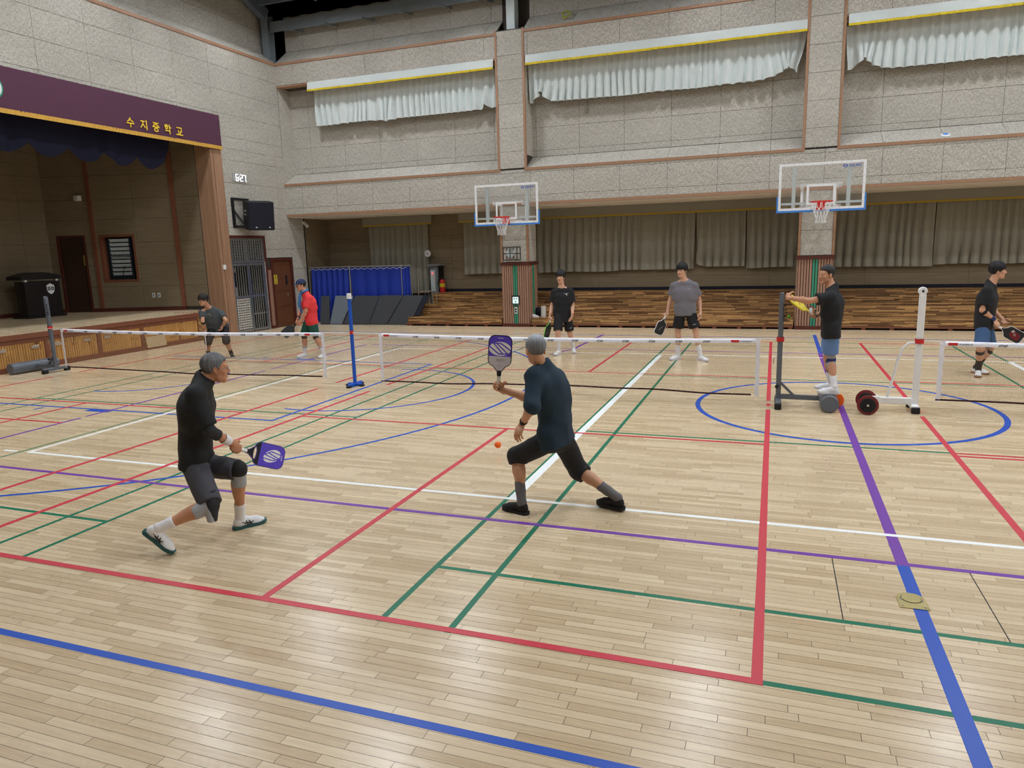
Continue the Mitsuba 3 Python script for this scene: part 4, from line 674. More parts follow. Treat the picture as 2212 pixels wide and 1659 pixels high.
def net(xa, xb, pa, pb, lab, seed):
    k = thing('net', lab, 'net', 'pickleball nets'); n = 60; u = np.linspace(0, 1, n); xs = xa + (xb - xa)*u
    top = .905 - .03*np.sin(np.pi*u); bot = .135 + .02*np.sin(np.pi*u*2 + seed) + .02*(meshkit.noise(np.stack([u*9 + seed, 0*u, 0*u], -1)) - .5)
    ti, bi = (lambda x: np.interp(x, xs, top)), (lambda x: np.interp(x, xs, bot))
    vs = []
    for x in np.arange(xa + .06, xb - .05, .02): vs.append(bar((x, 0, bi(x)), (x, 0, ti(x) - .05), .0014, .0014, (0, 1, 0)))
    for j in range(1, 37):
        q = [(x, 0, bi(x) + (ti(x) - .05 - bi(x)) * j / 37) for x in np.linspace(xa + .05, xb - .05, 14)]; vs += [bar(a, b, .0014, .0014) for a, b in zip(q[:-1], q[1:])]
    E(k + '__mesh', cat_(vs), 'm_netcord', kind='stuff')
    w = .004*(meshkit.noise(np.stack([u*40 + seed, 0*u, 0*u], -1)) - .5)
    P = np.stack([np.stack([xs, -.008 + w, top - .058], 1), np.stack([xs, -.010 + w, top - .03], 1), np.stack([xs, w*0, top + .002], 1), np.stack([xs, .010 + w, top - .03], 1), np.stack([xs, .008 + w, top - .058], 1)], 1)
    tp = K(k + '__top_tape'); E(tp, grid(P), 'm_band', True, label='white top tape')
    E(k + '__bottom_rope', tube(np.stack([xs, 0*xs, bot], 1)[::2], .011, 8), 'm_netrope', True, label='dark bottom rope')
    for x, s in ((xa, 1), (xb, -1)):
        zt, zb = ti(x), bi(x); m = 12; v = np.linspace(0, 1, m); jx = .006*np.sin(v*23 + seed)
        E(k + '__side_tape', grid(np.stack([np.stack([x + jx, 0*v - .006, zt + (zb - .02 - zt)*v], 1), np.stack([x + s*.055 + jx, 0*v - .009, zt + (zb - .02 - zt)*v], 1)], 1) if s < 0 else np.stack([np.stack([x + s*.055 + jx, 0*v - .009, zt + (zb - .02 - zt)*v], 1), np.stack([x + jx, 0*v - .006, zt + (zb - .02 - zt)*v], 1)], 1)), 'm_band', True, label='white side tape')
    E(k + '__tie_cord', cat_([tube([(xa + .02, 0, .9), (pa + .055, .0, .905)], .006, 6), tube([(xb - .02, 0, .9), (pb - .055, .0, .905)], .006, 6)]), 'm_white')
    star = meshkit.text_mesh('STAR', .026, .001, True); sh = np.eye(4); sh[0, 1] = .5; star.apply_transform(sh); wS = star.bounds[1][0]
    for x in np.arange(xa + .62, xb - .45, .375):
        sl = (ti(x + .1) - ti(x)) / .1; E(tp + '__lettering', place(star, (x, -.0145, ti(x) - .05), (1, 0, sl), Z, (0, -1, 0)), 'm_logo')
    for x in (xa + .09, xb - .38):
        E(tp + '__red_badge', decal(sg.box(0, 0, .105, .03), (x if x < xa + 1 else x, -.0135, ti(x) - .047), X, Z, (0, -1, 0), .001), 'm_red'); E(tp + '__small_print', decal(sg.MultiPolygon([sg.box(.12 + .03*i, .006, .14 + .03*i + .004*(i % 3), .017) for i in range(5)]), (x, -.0135, ti(x) - .047), X, Z, (0, -1, 0), .001), 'm_steelgrey')
net(-10.12, -4.03, -10.6, -3.53, 'low net with white tape on the left court before the stage', 1.3)
net(-2.98, 2.9, -3.53, 3.15, 'low net with white tape across the middle court', 4.1)
net(5.02, 10.8, 4.79, 11.3, 'low net with white tape on the right court', 7.7)
# ------------------------------------------------------------------ people: signed distance modelling
import manifold3d as m3, scipy.sparse as sps
nrm = lambda v: np.asarray(v, float) / max(np.linalg.norm(v), 1e-12)
A_ = lambda v: np.asarray(v, float)
def cap(a, b, ra, rb, cuts=(), k=None): return dict(t='c', a=A_(a), b=A_(b), ra=ra, rb=rb, cuts=cuts, k=k)
def fcap(a, b, ra, rb, n, sc, cuts=(), k=None): return dict(t='f', a=A_(a), b=A_(b), ra=ra, rb=rb, n=nrm(n), sc=sc, cuts=cuts, k=k)
def ell(c, ax, r, cuts=(), k=None, neg=False): return dict(t='e', c=A_(c), ax=[nrm(v) for v in ax], r=A_(r), cuts=cuts, k=k, neg=neg)
def _bounds(p):
    if p['t'] == 'e': return p['c'] - p['r'].max(), p['c'] + p['r'].max()
    r = max(p['ra'], p['rb']); return np.minimum(p['a'], p['b']) - r, np.maximum(p['a'], p['b']) + r
def _dist(p, Q):
    if p['t'] == 'e':
        q = [sum((Q[i] - p['c'][i]) * a[i] for i in range(3)) for a in p['ax']]
        k0 = np.sqrt(sum((q[i] / p['r'][i])**2 for i in range(3))); k1 = np.sqrt(sum((q[i] / p['r'][i]**2)**2 for i in range(3)))
        d = k0 * (k0 - 1) / np.maximum(k1, 1e-6)
    else:
        ba = p['b'] - p['a']; t = np.clip(sum((Q[i] - p['a'][i]) * ba[i] for i in range(3)) / max(ba @ ba, 1e-9), 0, 1)
        q = [Q[i] - p['a'][i] - t * ba[i] for i in range(3)]; r = p['ra'] + (p['rb'] - p['ra']) * t
        if p['t'] == 'f':
            c = sum(q[i] * p['n'][i] for i in range(3)) * (1 / p['sc'] - 1); q = [q[i] + c * p['n'][i] for i in range(3)]
            d = (np.sqrt(sum(x * x for x in q)) - r) * (p['sc'] ** .6)
        else: d = np.sqrt(sum(x * x for x in q)) - r
    for o, n in p['cuts']: d = np.maximum(d, sum((Q[i] - o[i]) * n[i] for i in range(3)))
    return d
def nets(F, o, h):
    s = F < 0; c = s[:-1,:-1,:-1].astype(np.int8)
    for i, j, k in np.ndindex(2, 2, 2):
        if i + j + k: c = c + s[i:i+c.shape[0], j:j+c.shape[1], k:k+c.shape[2]]
    act = (c > 0) & (c < 8); idx = np.argwhere(act); ids = np.full(act.shape, -1, np.int32); ids[act] = np.arange(len(idx))
    val = {q: F[idx[:,0]+q[0], idx[:,1]+q[1], idx[:,2]+q[2]] for q in np.ndindex(2, 2, 2)}
    acc = np.zeros((len(idx), 3)); cnt = np.zeros(len(idx))
    for q in np.ndindex(2, 2, 2):
        for ax in range(3):
            if q[ax]: continue
            r = list(q); r[ax] = 1; r = tuple(r); a, b = val[q], val[r]; m = (a < 0) != (b < 0)
            t = np.where(m, a / np.where(m, a - b, 1), 0); pt = np.array(q, float)[None] + 0 * acc; pt[:, ax] = t
            acc += np.where(m[:, None], pt, 0); cnt += m
    v = o + (idx + acc / np.maximum(cnt, 1)[:, None]) * h; fs = []
    for ax in range(3):
        u, w = (ax + 1) % 3, (ax + 2) % 3; sl0 = [slice(1, -1)] * 3; sl1 = [slice(1, -1)] * 3; sl0[ax] = slice(0, -1); sl1[ax] = slice(1, None)
        a, b = s[tuple(sl0)], s[tuple(sl1)]; e = np.argwhere(a != b); off = np.ones(3, int); off[ax] = 0; e = e + off
        fl_ = s[e[:,0], e[:,1], e[:,2]]
        def at(du, dw):
            g = e.copy(); g[:, u] += du; g[:, w] += dw; return ids[g[:,0], g[:,1], g[:,2]]
        q = np.stack([at(-1,-1), at(0,-1), at(0,0), at(-1,0)], 1); q = np.where(fl_[:, None], q, q[:, ::-1]); fs.append(q)
    q = np.concatenate(fs); q = q[(q >= 0).all(1)]
    return trimesh.Trimesh(v, np.vstack([q[:, [0,1,2]], q[:, [0,2,3]]]), process=False)
def blob(prims, h, k=.02, taubin=2):
    bs = [_bounds(p) for p in prims if not p.get('neg')]; lo = np.min([b[0] for b in bs], 0) - 4*h; hi = np.max([b[1] for b in bs], 0) + 4*h
    n = np.ceil((hi - lo) / h).astype(int) + 1; ax = [(lo[i] + np.arange(n[i]) * h).astype(np.float32) for i in range(3)]; F = np.full(n, .2, np.float32)
    for p in prims:
        kk = p['k'] or k; a, b = _bounds(p); mg = kk * 1.2 + 3*h
        i0 = np.maximum(((a - mg - lo) / h).astype(int), 0); i1 = np.minimum(np.ceil((b + mg - lo) / h).astype(int) + 1, n); sl = tuple(slice(x, y) for x, y in zip(i0, i1))
        Q = (ax[0][sl[0]][:, None, None], ax[1][sl[1]][None, :, None], ax[2][sl[2]][None, None, :]); d = _dist(p, Q).astype(np.float32)
        if p.get('neg'): f = F[sl]; g = np.clip(.5 - .5*(f + d) / kk, 0, 1); F[sl] = f*(1-g) - d*g + kk*g*(1-g)
        else: f = F[sl]; g = np.clip(.5 + .5*(f - d) / kk, 0, 1); F[sl] = f*(1-g) + d*g - kk*g*(1-g)
    m = nets(F, lo, h)
    if taubin:
        f = np.array(m.faces); v = np.array(m.vertices); e = np.unique(np.sort(np.vstack([f[:, [0,1]], f[:, [1,2]], f[:, [2,0]]]), 1), axis=0); e = np.vstack([e, e[:, ::-1]])
        A = sps.csr_matrix((np.ones(len(e)), (e[:,0], e[:,1])), (len(v), len(v))); dg = np.maximum(np.asarray(A.sum(1)).ravel(), 1)[:, None]
        for i in range(2*taubin): v = v + (.5 if i % 2 == 0 else -.52) * ((A @ v) / dg - v)
        m.vertices = v
    return m
def union(ms):
    try:
        r = None
        for m in ms:
            q = m3.Manifold(m3.Mesh(np.asarray(m.vertices, np.float32), np.asarray(m.faces, np.uint32)))
            if q.status() != m3.Error.NoError or q.is_empty(): raise ValueError
            r = q if r is None else r + q
        g = r.to_mesh(); return trimesh.Trimesh(g.vert_properties[:, :3], g.tri_verts, process=False)
    except Exception: return cat_(ms)
def crumple(m, amp, f=(9, 9, 5), seed=0):
    """small folds along the normals of a garment"""
    v = np.array(m.vertices); n = np.array(m.vertex_normals); a = meshkit.noise(v * np.array(f) + seed); b = meshkit.noise(v * np.array(f) * 2.1 + seed + 9)
    m.vertices = v + n * (amp * (np.abs(2*a - 1) * -1.6 + .8 + .5*(b - .5)))[:, None]; return m
scene['m_skin'] = {'type': 'principled', 'base_color': {'type': 'mesh_attribute', 'name': 'vertex_color'}, 'roughness': .52, 'specular': .4}
scene['m_hair'] = {'type': 'principled', 'base_color': {'type': 'mesh_attribute', 'name': 'vertex_color'}, 'roughness': .5, 'specular': .35}
mat('m_eyewhite', lin(168, 156, 148), .3); mat('m_brow', lin(38, 30, 28), .7); mat('m_wire', lin(120, 120, 124), .3, .7); mat('m_frame', lin(28, 26, 28), .35)

def head_prims(H, f, u, s):
    l = np.cross(u, f); P = lambda x, y, z: H + (l*x + f*y + u*z) * s; ax = (l, f, u); R = lambda *r: A_(r) * s
    p = [ell(P(0, -.012, .037), ax, R(.074, .094, .086)), ell(P(0, .026, -.028), ax, R(.060, .064, .083), k=.03*s), cap(P(.034, .015, -.065), P(.018, .058, -.09), .026*s, .02*s, k=.02*s), cap(P(-.034, .015, -.065), P(-.018, .058, -.09), .026*s, .02*s, k=.02*s),
         ell(P(0, .066, -.096), ax, R(.022, .02, .017), k=.015*s), cap(P(-.036, .066, .028), P(.036, .066, .028), .014*s, .014*s, k=.016*s)]
    for e in (1, -1):
        p += [ell(P(e*.041, .054, -.022), ax, R(.022, .022, .02), k=.018*s), ell(P(e*.031, .094, .009), ax, R(.016, .018, .0095), k=.008*s, neg=True), ell(P(e*.031, .0705, .008), ax, R(.0145, .0125, .0115), k=.004*s)]
    p += [cap(P(0, .084, .014), P(0, .104, -.022), .0075*s, .0125*s, k=.011*s)]
    for e in (1, -1): p.append(ell(P(e*.0125, .091, -.027), ax, R(.009, .011, .0085), k=.007*s))
    p += [ell(P(0, .084, -.052), ax, R(.023, .010, .0065), k=.006*s), ell(P(0, .083, -.064), ax, R(.020, .010, .0075), k=.006*s), ell(P(0, .096, -.0578), ax, R(.022, .01, .0022), k=.003*s, neg=True)]
    for e in (1, -1):
        t = nrm(u*1.0 - f*.22); w = nrm(l*e - f*.35)
        p += [ell(P(e*.077, -.012, -.002), (w, np.cross(t, w), t), R(.0085, .019, .032), k=.006*s), ell(P(e*.086, -.009, .002), (w, np.cross(t, w), t), R(.008, .010, .017), k=.004*s, neg=True), ell(P(e*.0745, -.006, -.028), ax, R(.006, .009, .009), k=.006*s)]
    return p, P, l
def hand_prims(W, d, n, sd, curl, thumb, s=1.0):
    W = A_(W); p = [cap(W - d*.03*s, W + d*.012*s, .0265*s, .027*s), fcap(W + d*.012*s, W + d*.072*s, .028*s, .040*s, n, .45, k=.014)]
    L = ((.042, .025, .02), (.046, .028, .021), (.043, .026, .02), (.034, .02, .017))
    for i in range(4):
        q = W + (d*(.082 - .005*abs(i - 1)) + sd*(.031 - .0205*i))*s; a = 0; r = (.0098, .0098, .0093, .0082)[i]*s
        p.append(cap(q - d*.03*s, q, r*1.1, r*1.08, k=.01))
        for j in range(3):
            a += math.radians(curl[j] * (1 + .07*i)); e = q + (d*math.cos(a) + n*math.sin(a) + sd*(.10 - .07*i)*(.6 if curl[0] < 40 else 0))*L[i][j]*s
            p.append(cap(q, e, r*(1 - .06*j), r*(.95 - .07*j), k=.004)); q = e
    q = W + (d*.02 + sd*.026 + n*.006)*s
    for j, (ln, r) in enumerate(((.044, .0145), (.034, .0115), (.027, .0105))):
        t = nrm(d*thumb[j][0] + sd*thumb[j][1] + n*thumb[j][2]); e = q + t*ln*s; p.append(cap(q, e, r*s, r*.9*s, k=.008)); q = e
    return p
RELAX = ((22, 28, 18), ((.62, .6, .4), (.8, .3, .45), (.9, .1, .45))); GRIP = ((70, 92, 58), ((.45, .62, .62), (.5, .2, .85), (.35, -.35, .85)))
def shoe(key, he, f, u, s, ms, msole, style, side_marks=None):
    """shoe with sole, laces and marks; he: sole contact at the heel"""
    l = np.cross(u, f); P = lambda x, y, z: he + (l*x + f*y + u*z)*s; ax = (l, f, u); R = lambda *r: A_(r)*s; fl_ = [(P(0, 0, .016), -u)]
    p = [ell(P(0, .055, .05), ax, R(.037, .05, .05), fl_), cap(P(0, .06, .07), P(0, .09, .066), .036*s, .036*s, fl_), fcap(P(0, .09, .06), P(.002, .19, .035), .036*s, .042*s, l, .95, fl_), ell(P(.002, .212, .03), ax, R(.044, .058, .031), fl_), ell(P(0, .06, .115), ax, R(.026, .036, .03), k=.006, neg=True)]
    k = K(key + '__shoe'); E(k, blob(p, .006, .02, 2), ms, True)
    g = sg.Polygon([(.032, .012), (.037, .06), (.036, .10), (.046, .17), (.047, .21), (.038, .25), (.012, .274), (-.018, .272), (-.038, .245), (-.042, .2), (-.038, .15), (-.03, .1), (-.033, .05), (-.028, .012), (0, .0)]).buffer(.006, quad_segs=4)
    q = trimesh.util.concatenate([extrude(g, .02)]); v = np.array(q.vertices); v[:, 2] += np.where(v[:, 2] > .01, .006 + .05*np.clip((.06 - v[:, 1]), 0, 1)*.4, 0) + .012*np.clip((v[:, 1] - .2)/.07, 0, 1)**2
    q.vertices = P(0, 0, 0) + (v[:, :1]*l + v[:, 1:2]*f + v[:, 2:]*u)*s; q.invert(); E(k + '__sole', q, msole, label='sole of a different colour' if msole != ms else None)
    if style != 'plain':
        for i in range(5): y = .115 + .018*i; z = .094 - .0115*i; E(k + '__lace', tube([P(-.02, y, z - .004), P(0, y + .004, z + .004), P(.02, y, z - .004)], .0028*s, 5), style)
    if side_marks:
        for e in (1, -1):
            for a, b in (((.06, .06), (.15, .035)), ((.10, .07), (.115, .028)), ((.125, .068), (.14, .028)), ((.085, .045), (.16, .05))):
                ys = np.linspace(0, 1, 5); E(k + '__stripe', tube([P(e*(.0385 + .004*math.sin(math.pi*t)) * (1 if a[0] + (b[0]-a[0])*t > .05 else .9), a[0] + (b[0]-a[0])*t, a[1] + (b[1]-a[1])*t) for t in ys], .0032*s, 5), side_marks)
JT = {}
JT['A'] = dict(head=(-1.074,-5.735,1.319), neck=(-1.132,-5.788,1.267), shR=(-1.078,-5.969,1.153), shL=(-1.267,-5.681,1.103), elR=(-0.981,-5.969,0.883), wrR=(-0.959,-5.773,0.737), haR=(-0.931,-5.736,0.668), elL=(-1.289,-5.715,0.820), wrL=(-1.155,-5.895,0.734), haL=(-1.200,-5.857,0.671), hiR=(-1.177,-5.951,0.594), hiL=(-1.270,-5.792,0.539), knR=(-0.915,-6.101,0.334), anR=(-1.199,-6.339,0.214), knL=(-0.908,-5.779,0.518), anL=(-0.986,-5.728,0.095), chest=(-1.225,-5.872,0.957), pel=(-1.224,-5.871,0.636), heL=(-1.019,-5.784,0.000), toL=(-0.883,-5.551,0.000), heR=(-1.296,-6.398,0.196), toR=(-1.138,-6.303,0.000))
JT['B'] = dict(head=(1.264,-4.759,1.377), neck=(1.284,-4.698,1.259), shL=(1.264,-4.833,1.187), shR=(1.372,-4.538,1.116), elL=(1.296,-4.982,0.968), wrL=(1.174,-4.864,0.799), haL=(1.144,-4.918,0.718), elR=(1.163,-4.568,0.935), wrR=(0.920,-4.647,1.021), haR=(0.889,-4.702,1.073), hiL=(1.369,-4.731,0.637), hiR=(1.410,-4.546,0.599), knL=(1.038,-4.641,0.446), anL=(1.124,-4.794,0.095), knR=(1.508,-4.384,0.282), anR=(1.875,-4.507,0.110), chest=(1.358,-4.671,1.012), pel=(1.394,-4.637,0.693), heL=(1.185,-4.815,0.000), toL=(0.933,-4.728,0.000), heR=(1.936,-4.530,0.015), toR=(1.685,-4.437,0.015))
JT['C'] = dict(head=(-8.535,2.159,1.294), neck=(-8.552,2.304,1.132), shR=(-8.650,2.217,1.029), shL=(-8.379,2.485,0.985), elR=(-8.520,2.065,0.853), wrR=(-8.609,2.188,0.668), haR=(-8.571,2.177,0.588), elL=(-8.179,2.381,0.844), wrL=(-8.353,2.442,0.693), haL=(-8.330,2.380,0.639), hiR=(-8.603,2.419,0.673), hiL=(-8.419,2.583,0.657), knR=(-8.563,2.208,0.391), anR=(-8.771,2.386,0.095), knL=(-8.191,2.343,0.390), anL=(-8.226,2.500,0.095), chest=(-8.531,2.390,0.922), pel=(-8.509,2.503,0.696), heL=(-8.275,2.542,0.000), toL=(-8.072,2.370,0.000), heR=(-8.807,2.439,0.000), toR=(-8.658,2.218,0.000))
JT['D'] = dict(head=(-6.409,2.725,1.559), neck=(-6.357,2.763,1.419), shL=(-6.184,2.667,1.288), shR=(-6.425,2.937,1.270), elL=(-6.240,2.597,1.030), wrL=(-6.376,2.596,0.823), haL=(-6.421,2.601,0.754), elR=(-6.553,2.834,1.029), wrR=(-6.525,2.674,0.844), haR=(-6.566,2.688,0.773), hiL=(-6.232,2.744,0.859), hiR=(-6.353,2.878,0.845), knL=(-6.229,2.838,0.470), anL=(-6.075,2.871,0.095), knR=(-6.508,2.830,0.477), anR=(-6.535,2.847,0.095), chest=(-6.269,2.828,1.109), pel=(-6.290,2.813,0.902), heL=(-6.077,2.936,0.000), toL=(-6.067,2.664,0.000), heR=(-6.507,2.905,0.000), toR=(-6.625,2.660,0.000))
JT['E'] = dict(head=(-1.077,4.123,1.598), neck=(-1.070,4.157,1.408), shR=(-1.209,4.116,1.297), shL=(-0.898,4.207,1.299), elR=(-1.280,4.171,1.036), wrR=(-1.289,4.021,0.837), haR=(-1.307,4.042,0.758), elL=(-0.854,4.214,1.012), wrL=(-0.821,4.045,0.837), haL=(-0.840,4.077,0.757), hiR=(-1.133,4.138,0.865), hiL=(-0.977,4.184,0.862), knR=(-1.120,4.001,0.476), anR=(-1.120,4.062,0.095), knL=(-0.932,4.252,0.449), anL=(-0.907,4.426,0.095), chest=(-1.057,4.161,1.065), pel=(-1.055,4.161,0.902), heL=(-0.931,4.486,0.000), toL=(-0.830,4.231,0.000), heR=(-1.106,4.126,0.000), toR=(-1.166,3.857,0.000))
JT['F'] = dict(head=(1.415,3.670,1.704), neck=(1.456,3.705,1.538), shR=(1.280,3.684,1.420), shL=(1.642,3.727,1.405), elR=(1.194,3.833,1.192), wrR=(1.147,3.753,0.933), haR=(1.147,3.697,0.859), elL=(1.719,3.859,1.162), wrL=(1.758,3.766,0.916), haL=(1.767,3.730,0.832), hiR=(1.397,3.698,0.974), hiL=(1.566,3.718,0.972), knR=(1.339,3.795,0.547), anR=(1.352,3.805,0.095), knL=(1.679,3.768,0.554), anL=(1.773,3.742,0.095), chest=(1.478,3.708,1.182), pel=(1.481,3.708,1.017), heL=(1.725,3.786,0.000), toL=(1.936,3.593,0.000), heR=(1.395,3.854,0.000), toR=(1.205,3.640,0.000))
JT['G'] = dict(head=(3.673,-0.113,1.748), neck=(3.739,-0.118,1.613), shL=(3.713,-0.286,1.478), shR=(3.747,0.052,1.460), elL=(3.468,-0.385,1.439), wrL=(3.228,-0.304,1.475), haL=(3.167,-0.250,1.507), elR=(3.712,0.224,1.258), wrR=(3.574,0.030,1.214), haR=(3.520,-0.033,1.220), hiL=(3.755,-0.209,1.054), hiR=(3.757,-0.029,1.033), knL=(3.770,-0.111,0.662), anL=(3.823,-0.239,0.325), knR=(3.737,-0.098,0.671), anR=(3.803,0.046,0.325), chest=(3.771,-0.120,1.300), pel=(3.754,-0.119,1.091), heL=(3.885,-0.230,0.228), toL=(3.600,-0.270,0.235), heR=(3.865,0.050,0.228), toR=(3.580,0.030,0.235))
JT['H'] = dict(head=(6.294,2.907,1.641), neck=(6.231,2.922,1.478), shR=(6.144,2.768,1.345), shL=(6.265,3.088,1.324), elR=(6.094,2.744,1.054), wrR=(6.283,2.785,0.894), haR=(6.313,2.736,0.827), elL=(6.306,3.169,1.055), wrL=(6.446,3.040,0.884), haL=(6.464,2.973,0.832), hiR=(6.156,2.847,0.807), hiL=(6.222,3.016,0.789), knR=(6.103,2.685,0.462), anR=(6.146,2.875,0.095), knL=(6.349,3.155,0.410), anL=(6.168,3.123,0.095), chest=(6.171,2.936,1.110), pel=(6.179,2.934,0.856), heL=(6.122,3.169,0.000), toL=(6.317,2.968,0.000), heR=(6.161,2.939,0.000), toR=(6.099,2.665,0.000))

for _k, _o in JT.items():
    for _n in _o: _o[_n] = np.array(_o[_n])
def lerp(a, b, t): return a + (b - a)*t

def person(lab, J, face, S=1.0, fine=.006, hfine=.005, skin=(196, 150, 122), hair='short', hairc=(24, 22, 24), shirt='m_black', sleeve=.5, hem=.12, shirt_fit=.022, shorts='m_black', leg=.75, leg_w=.105, sock=('m_white', .12), shoes=('m_white', 'm_white', 'm_white', None), inner=None,
           gripR=None, gripL=None, collar=None, knee={}, tilt=0.0, seed=0, girth=1.0, facef=None):
    key = thing('person', lab, 'person'); J = dict(J); z = np.array([0, 0, 1.0])
    up = nrm(J['neck'] - J['pel']); lft = nrm(J['shL'] - J['shR']); tf = nrm(np.cross(lft, up)); lft = nrm(np.cross(up, tf))
    pl = nrm(J['hiL'] - J['hiR']); pf = nrm(np.cross(pl, up)); face = nrm(face); hu = nrm(z*1.0 - face*face[2] + tf*tilt); hu = nrm(hu - face*(hu @ face)); H = J['head']
    chest, pel, neck = J['chest'], J['pel'], J['neck']; gw = girth*S
    # --- body
    b = [fcap(pel, lerp(pel, chest, .5), .135*gw, .128*gw, pf, .74), fcap(lerp(pel, chest, .5), lerp(chest, neck, .25), .128*gw, .15*gw, tf, .70), fcap(lerp(chest, neck, .25), lerp(chest, neck, .72), .15*gw, .10*gw, tf, .66), cap(J['shL'], J['shR'], .052*S, .052*S), cap(J['shL'], neck, .048*S, .042*S), cap(J['shR'], neck, .048*S, .042*S), fcap(J['hiL'], J['hiR'], .092*gw, .092*gw, pf, .9)]
    nb = [cap(lerp(chest, neck, .85), H - hu*.05*S - face*.022*S, .058*S, .052*S)]
    b += nb; hnd = []
    for a in 'LR':
        sh, el, wr, ha = (J[q + a] for q in ('sh', 'el', 'wr', 'ha'))
        b += [cap(sh, lerp(sh, el, .5), .050*S, .045*S), cap(lerp(sh, el, .5), el, .045*S, .037*S), cap(el, lerp(el, wr, .3), .036*S, .039*S), cap(lerp(el, wr, .3), wr, .039*S, .0265*S)]
        hi, kn, an, he, to = (J[q + a] for q in ('hi', 'kn', 'an', 'he', 'to')); bk = nrm(kn - (hi + an)/2) if np.linalg.norm(kn - (hi + an)/2) > .03 else pf
        f = nrm(to - he); cf = -nrm(bk - nrm(an - kn)*(bk @ nrm(an - kn))) if abs(bk @ nrm(an - kn)) < .95 else -f
        b += [cap(hi, lerp(hi, kn, .5), .088*S, .075*S), cap(lerp(hi, kn, .5), kn, .075*S, .054*S), cap(kn, lerp(kn, an, .3), .052*S, .052*S), cap(lerp(kn, an, .3), lerp(kn, an, .75), .05*S, .036*S), cap(lerp(kn, an, .75), an, .036*S, .034*S), ell(lerp(kn, an, .32) + cf*.020*S, (nrm(an - kn), cf, np.cross(nrm(an - kn), cf)), A_((.13, .042, .046))*S), cap(an, he + f*.07*S + nrm(z - f*f[2])*.045*S, .034*S, .03*S)]
        d = nrm(ha - wr); g = gripR if a == 'R' else gripL
        sd = nrm(g['h']) if g is not None else tf; sd = nrm(sd - d*(sd @ d)); n = np.cross(sd, d) if a == 'R' else np.cross(d, sd)
        if g is not None: g['hc'] = wr + d*.074*S + n*.027*S; g['n'] = n
        c = (GRIP if g is not None else RELAX); hnd.append(blob(hand_prims(wr, d, n, sd, c[0], c[1], S), .0036, .006, 1))
    hp, P, l = head_prims(H, face, hu, S)
    body = union([blob(b, fine, .022*S, 3), blob(hp + nb, hfine, .012*S, 1)] + hnd)
    v = np.array(body.vertices); q = v - H; loc = np.stack([q @ l, q @ face, q @ hu], 1) / S
    base = A_(lin(*skin)); col = base[None] * (.93 + .14*meshkit.noise(v*14 + seed))[:, None]
    blush = np.exp(-(((np.abs(loc[:, 0]) - .035)/.02)**2 + ((loc[:, 2] + .025)/.022)**2)) * (loc[:, 1] > .03) + np.exp(-((loc[:, 0]/.014)**2 + ((loc[:, 2] + .025)/.012)**2)) * (loc[:, 1] > .08)
    lips = np.exp(-((loc[:, 0]/.021)**4 + ((loc[:, 2] + .058)/.0105)**4)) * (loc[:, 1] > .068)
    col = col * (1 - np.clip(blush, 0, 1)[:, None]*A_([.04, .16, .16])); col = col*(1 - lips[:, None]) + lips[:, None]*A_(lin(150, 92, 86))
    E(key + '__body', body, 'm_skin', True, color=np.clip(col, 0, 1))
    for e in (1, -1):
        ey = K(key + '__eye'); c = P(e*.031, .0738, .0075); sp = trimesh.creation.icosphere(2, .0098*S); sp.apply_translation(c); E(ey, sp, 'm_eyewhite', True); gz_ = nrm(face); E(ey + '__iris', lathe([(0, .0105*S), (.0056*S, .0092*S), (.006*S, .0072*S)], 12, c, gz_), 'm_frame', True, label='dark iris')
        lid = [P(e*x, y, zz) for x, y, zz in ((.017, .081, .0095), (.025, .0855, .0145), (.034, .0835, .0145), (.044, .073, .009))]; E(key + '__eyelid', tube(lid, .0030*S, 6), 'm_lash_' + str(seed % 1), True) if False else None
        E(key + '__eyebrow', tube([P(e*x, y, zz) for x, y, zz in ((.012, .0815, .0285), (.022, .0825, .0325), (.034, .078, .034), (.046, .067, .029))], A_((.0028, .0036, .0034, .0018))*S, 6), 'm_brow', True)
    # --- hair
    hc = A_(lin(*hairc)); big = {'bald': .0, 'short': .006, 'grey': .006, 'bangs': .021, 'cap': .005}[hair]
    hr = [ell(P(0, -.014, .040 + big*.5), (l, face, hu), A_((.077 + big, .097 + big*.8, .088 + big))*S)]
    hm = blob(hr, .0045 if fine < .0065 else .006, .01, 1); hv = np.array(hm.vertices); q = hv - H; L_ = np.stack([q @ l, q @ face, q @ hu], 1) / S
    line = np.interp(L_[:, 1], [-.13, -.08, -.045, -.022, -.005, .018, .026, .045, .06, .1], {'bangs': [-.05, -.055, -.042, .004, .014, -.014, -.006, .022, .029, .031], 'cap': [-.05, -.05, -.035, .02, .025, .0, .05, .06, .07, .08]}.get(hair, [-.055, -.06, -.045, .014, .024, -.002, .03, .055, .066, .074]))
    if hair == 'grey': line = line + .006*(L_[:, 1] > .03)
    jag = .012*(meshkit.noise(hv*170 + seed) - .5) if hair == 'bangs' else .006*(meshkit.noise(hv*260 + seed) - .5)
    under = L_[:, 2] < line + jag; scl = np.where(under, .80, 1.0)       # below the hairline the shell dives under the skin
    ctr = A_((0, -.014, .03)); N2 = ctr + (L_ - ctr) * scl[:, None]; ang = np.arctan2(L_[:, 0], L_[:, 1] + .03); st = meshkit.noise(np.stack([ang*16, L_[:, 2]*16, 0*ang + seed], -1)); st2 = meshkit.noise(np.stack([ang*55, L_[:, 2]*9, 0*ang + seed], -1))
    N2 = N2 + (N2 - ctr)/np.linalg.norm(N2 - ctr, axis=1, keepdims=True) * ((st - .5)*(.010 if hair == 'bangs' else .004) + (st2 - .5)*(.006 if hair == 'bangs' else .0025))[:, None]
    hm.vertices = H + (N2[:, :1]*l + N2[:, 1:2]*face + N2[:, 2:]*hu)*S; cc = hc[None]*(.72 + .55*st2 + .25*st)[:, None]
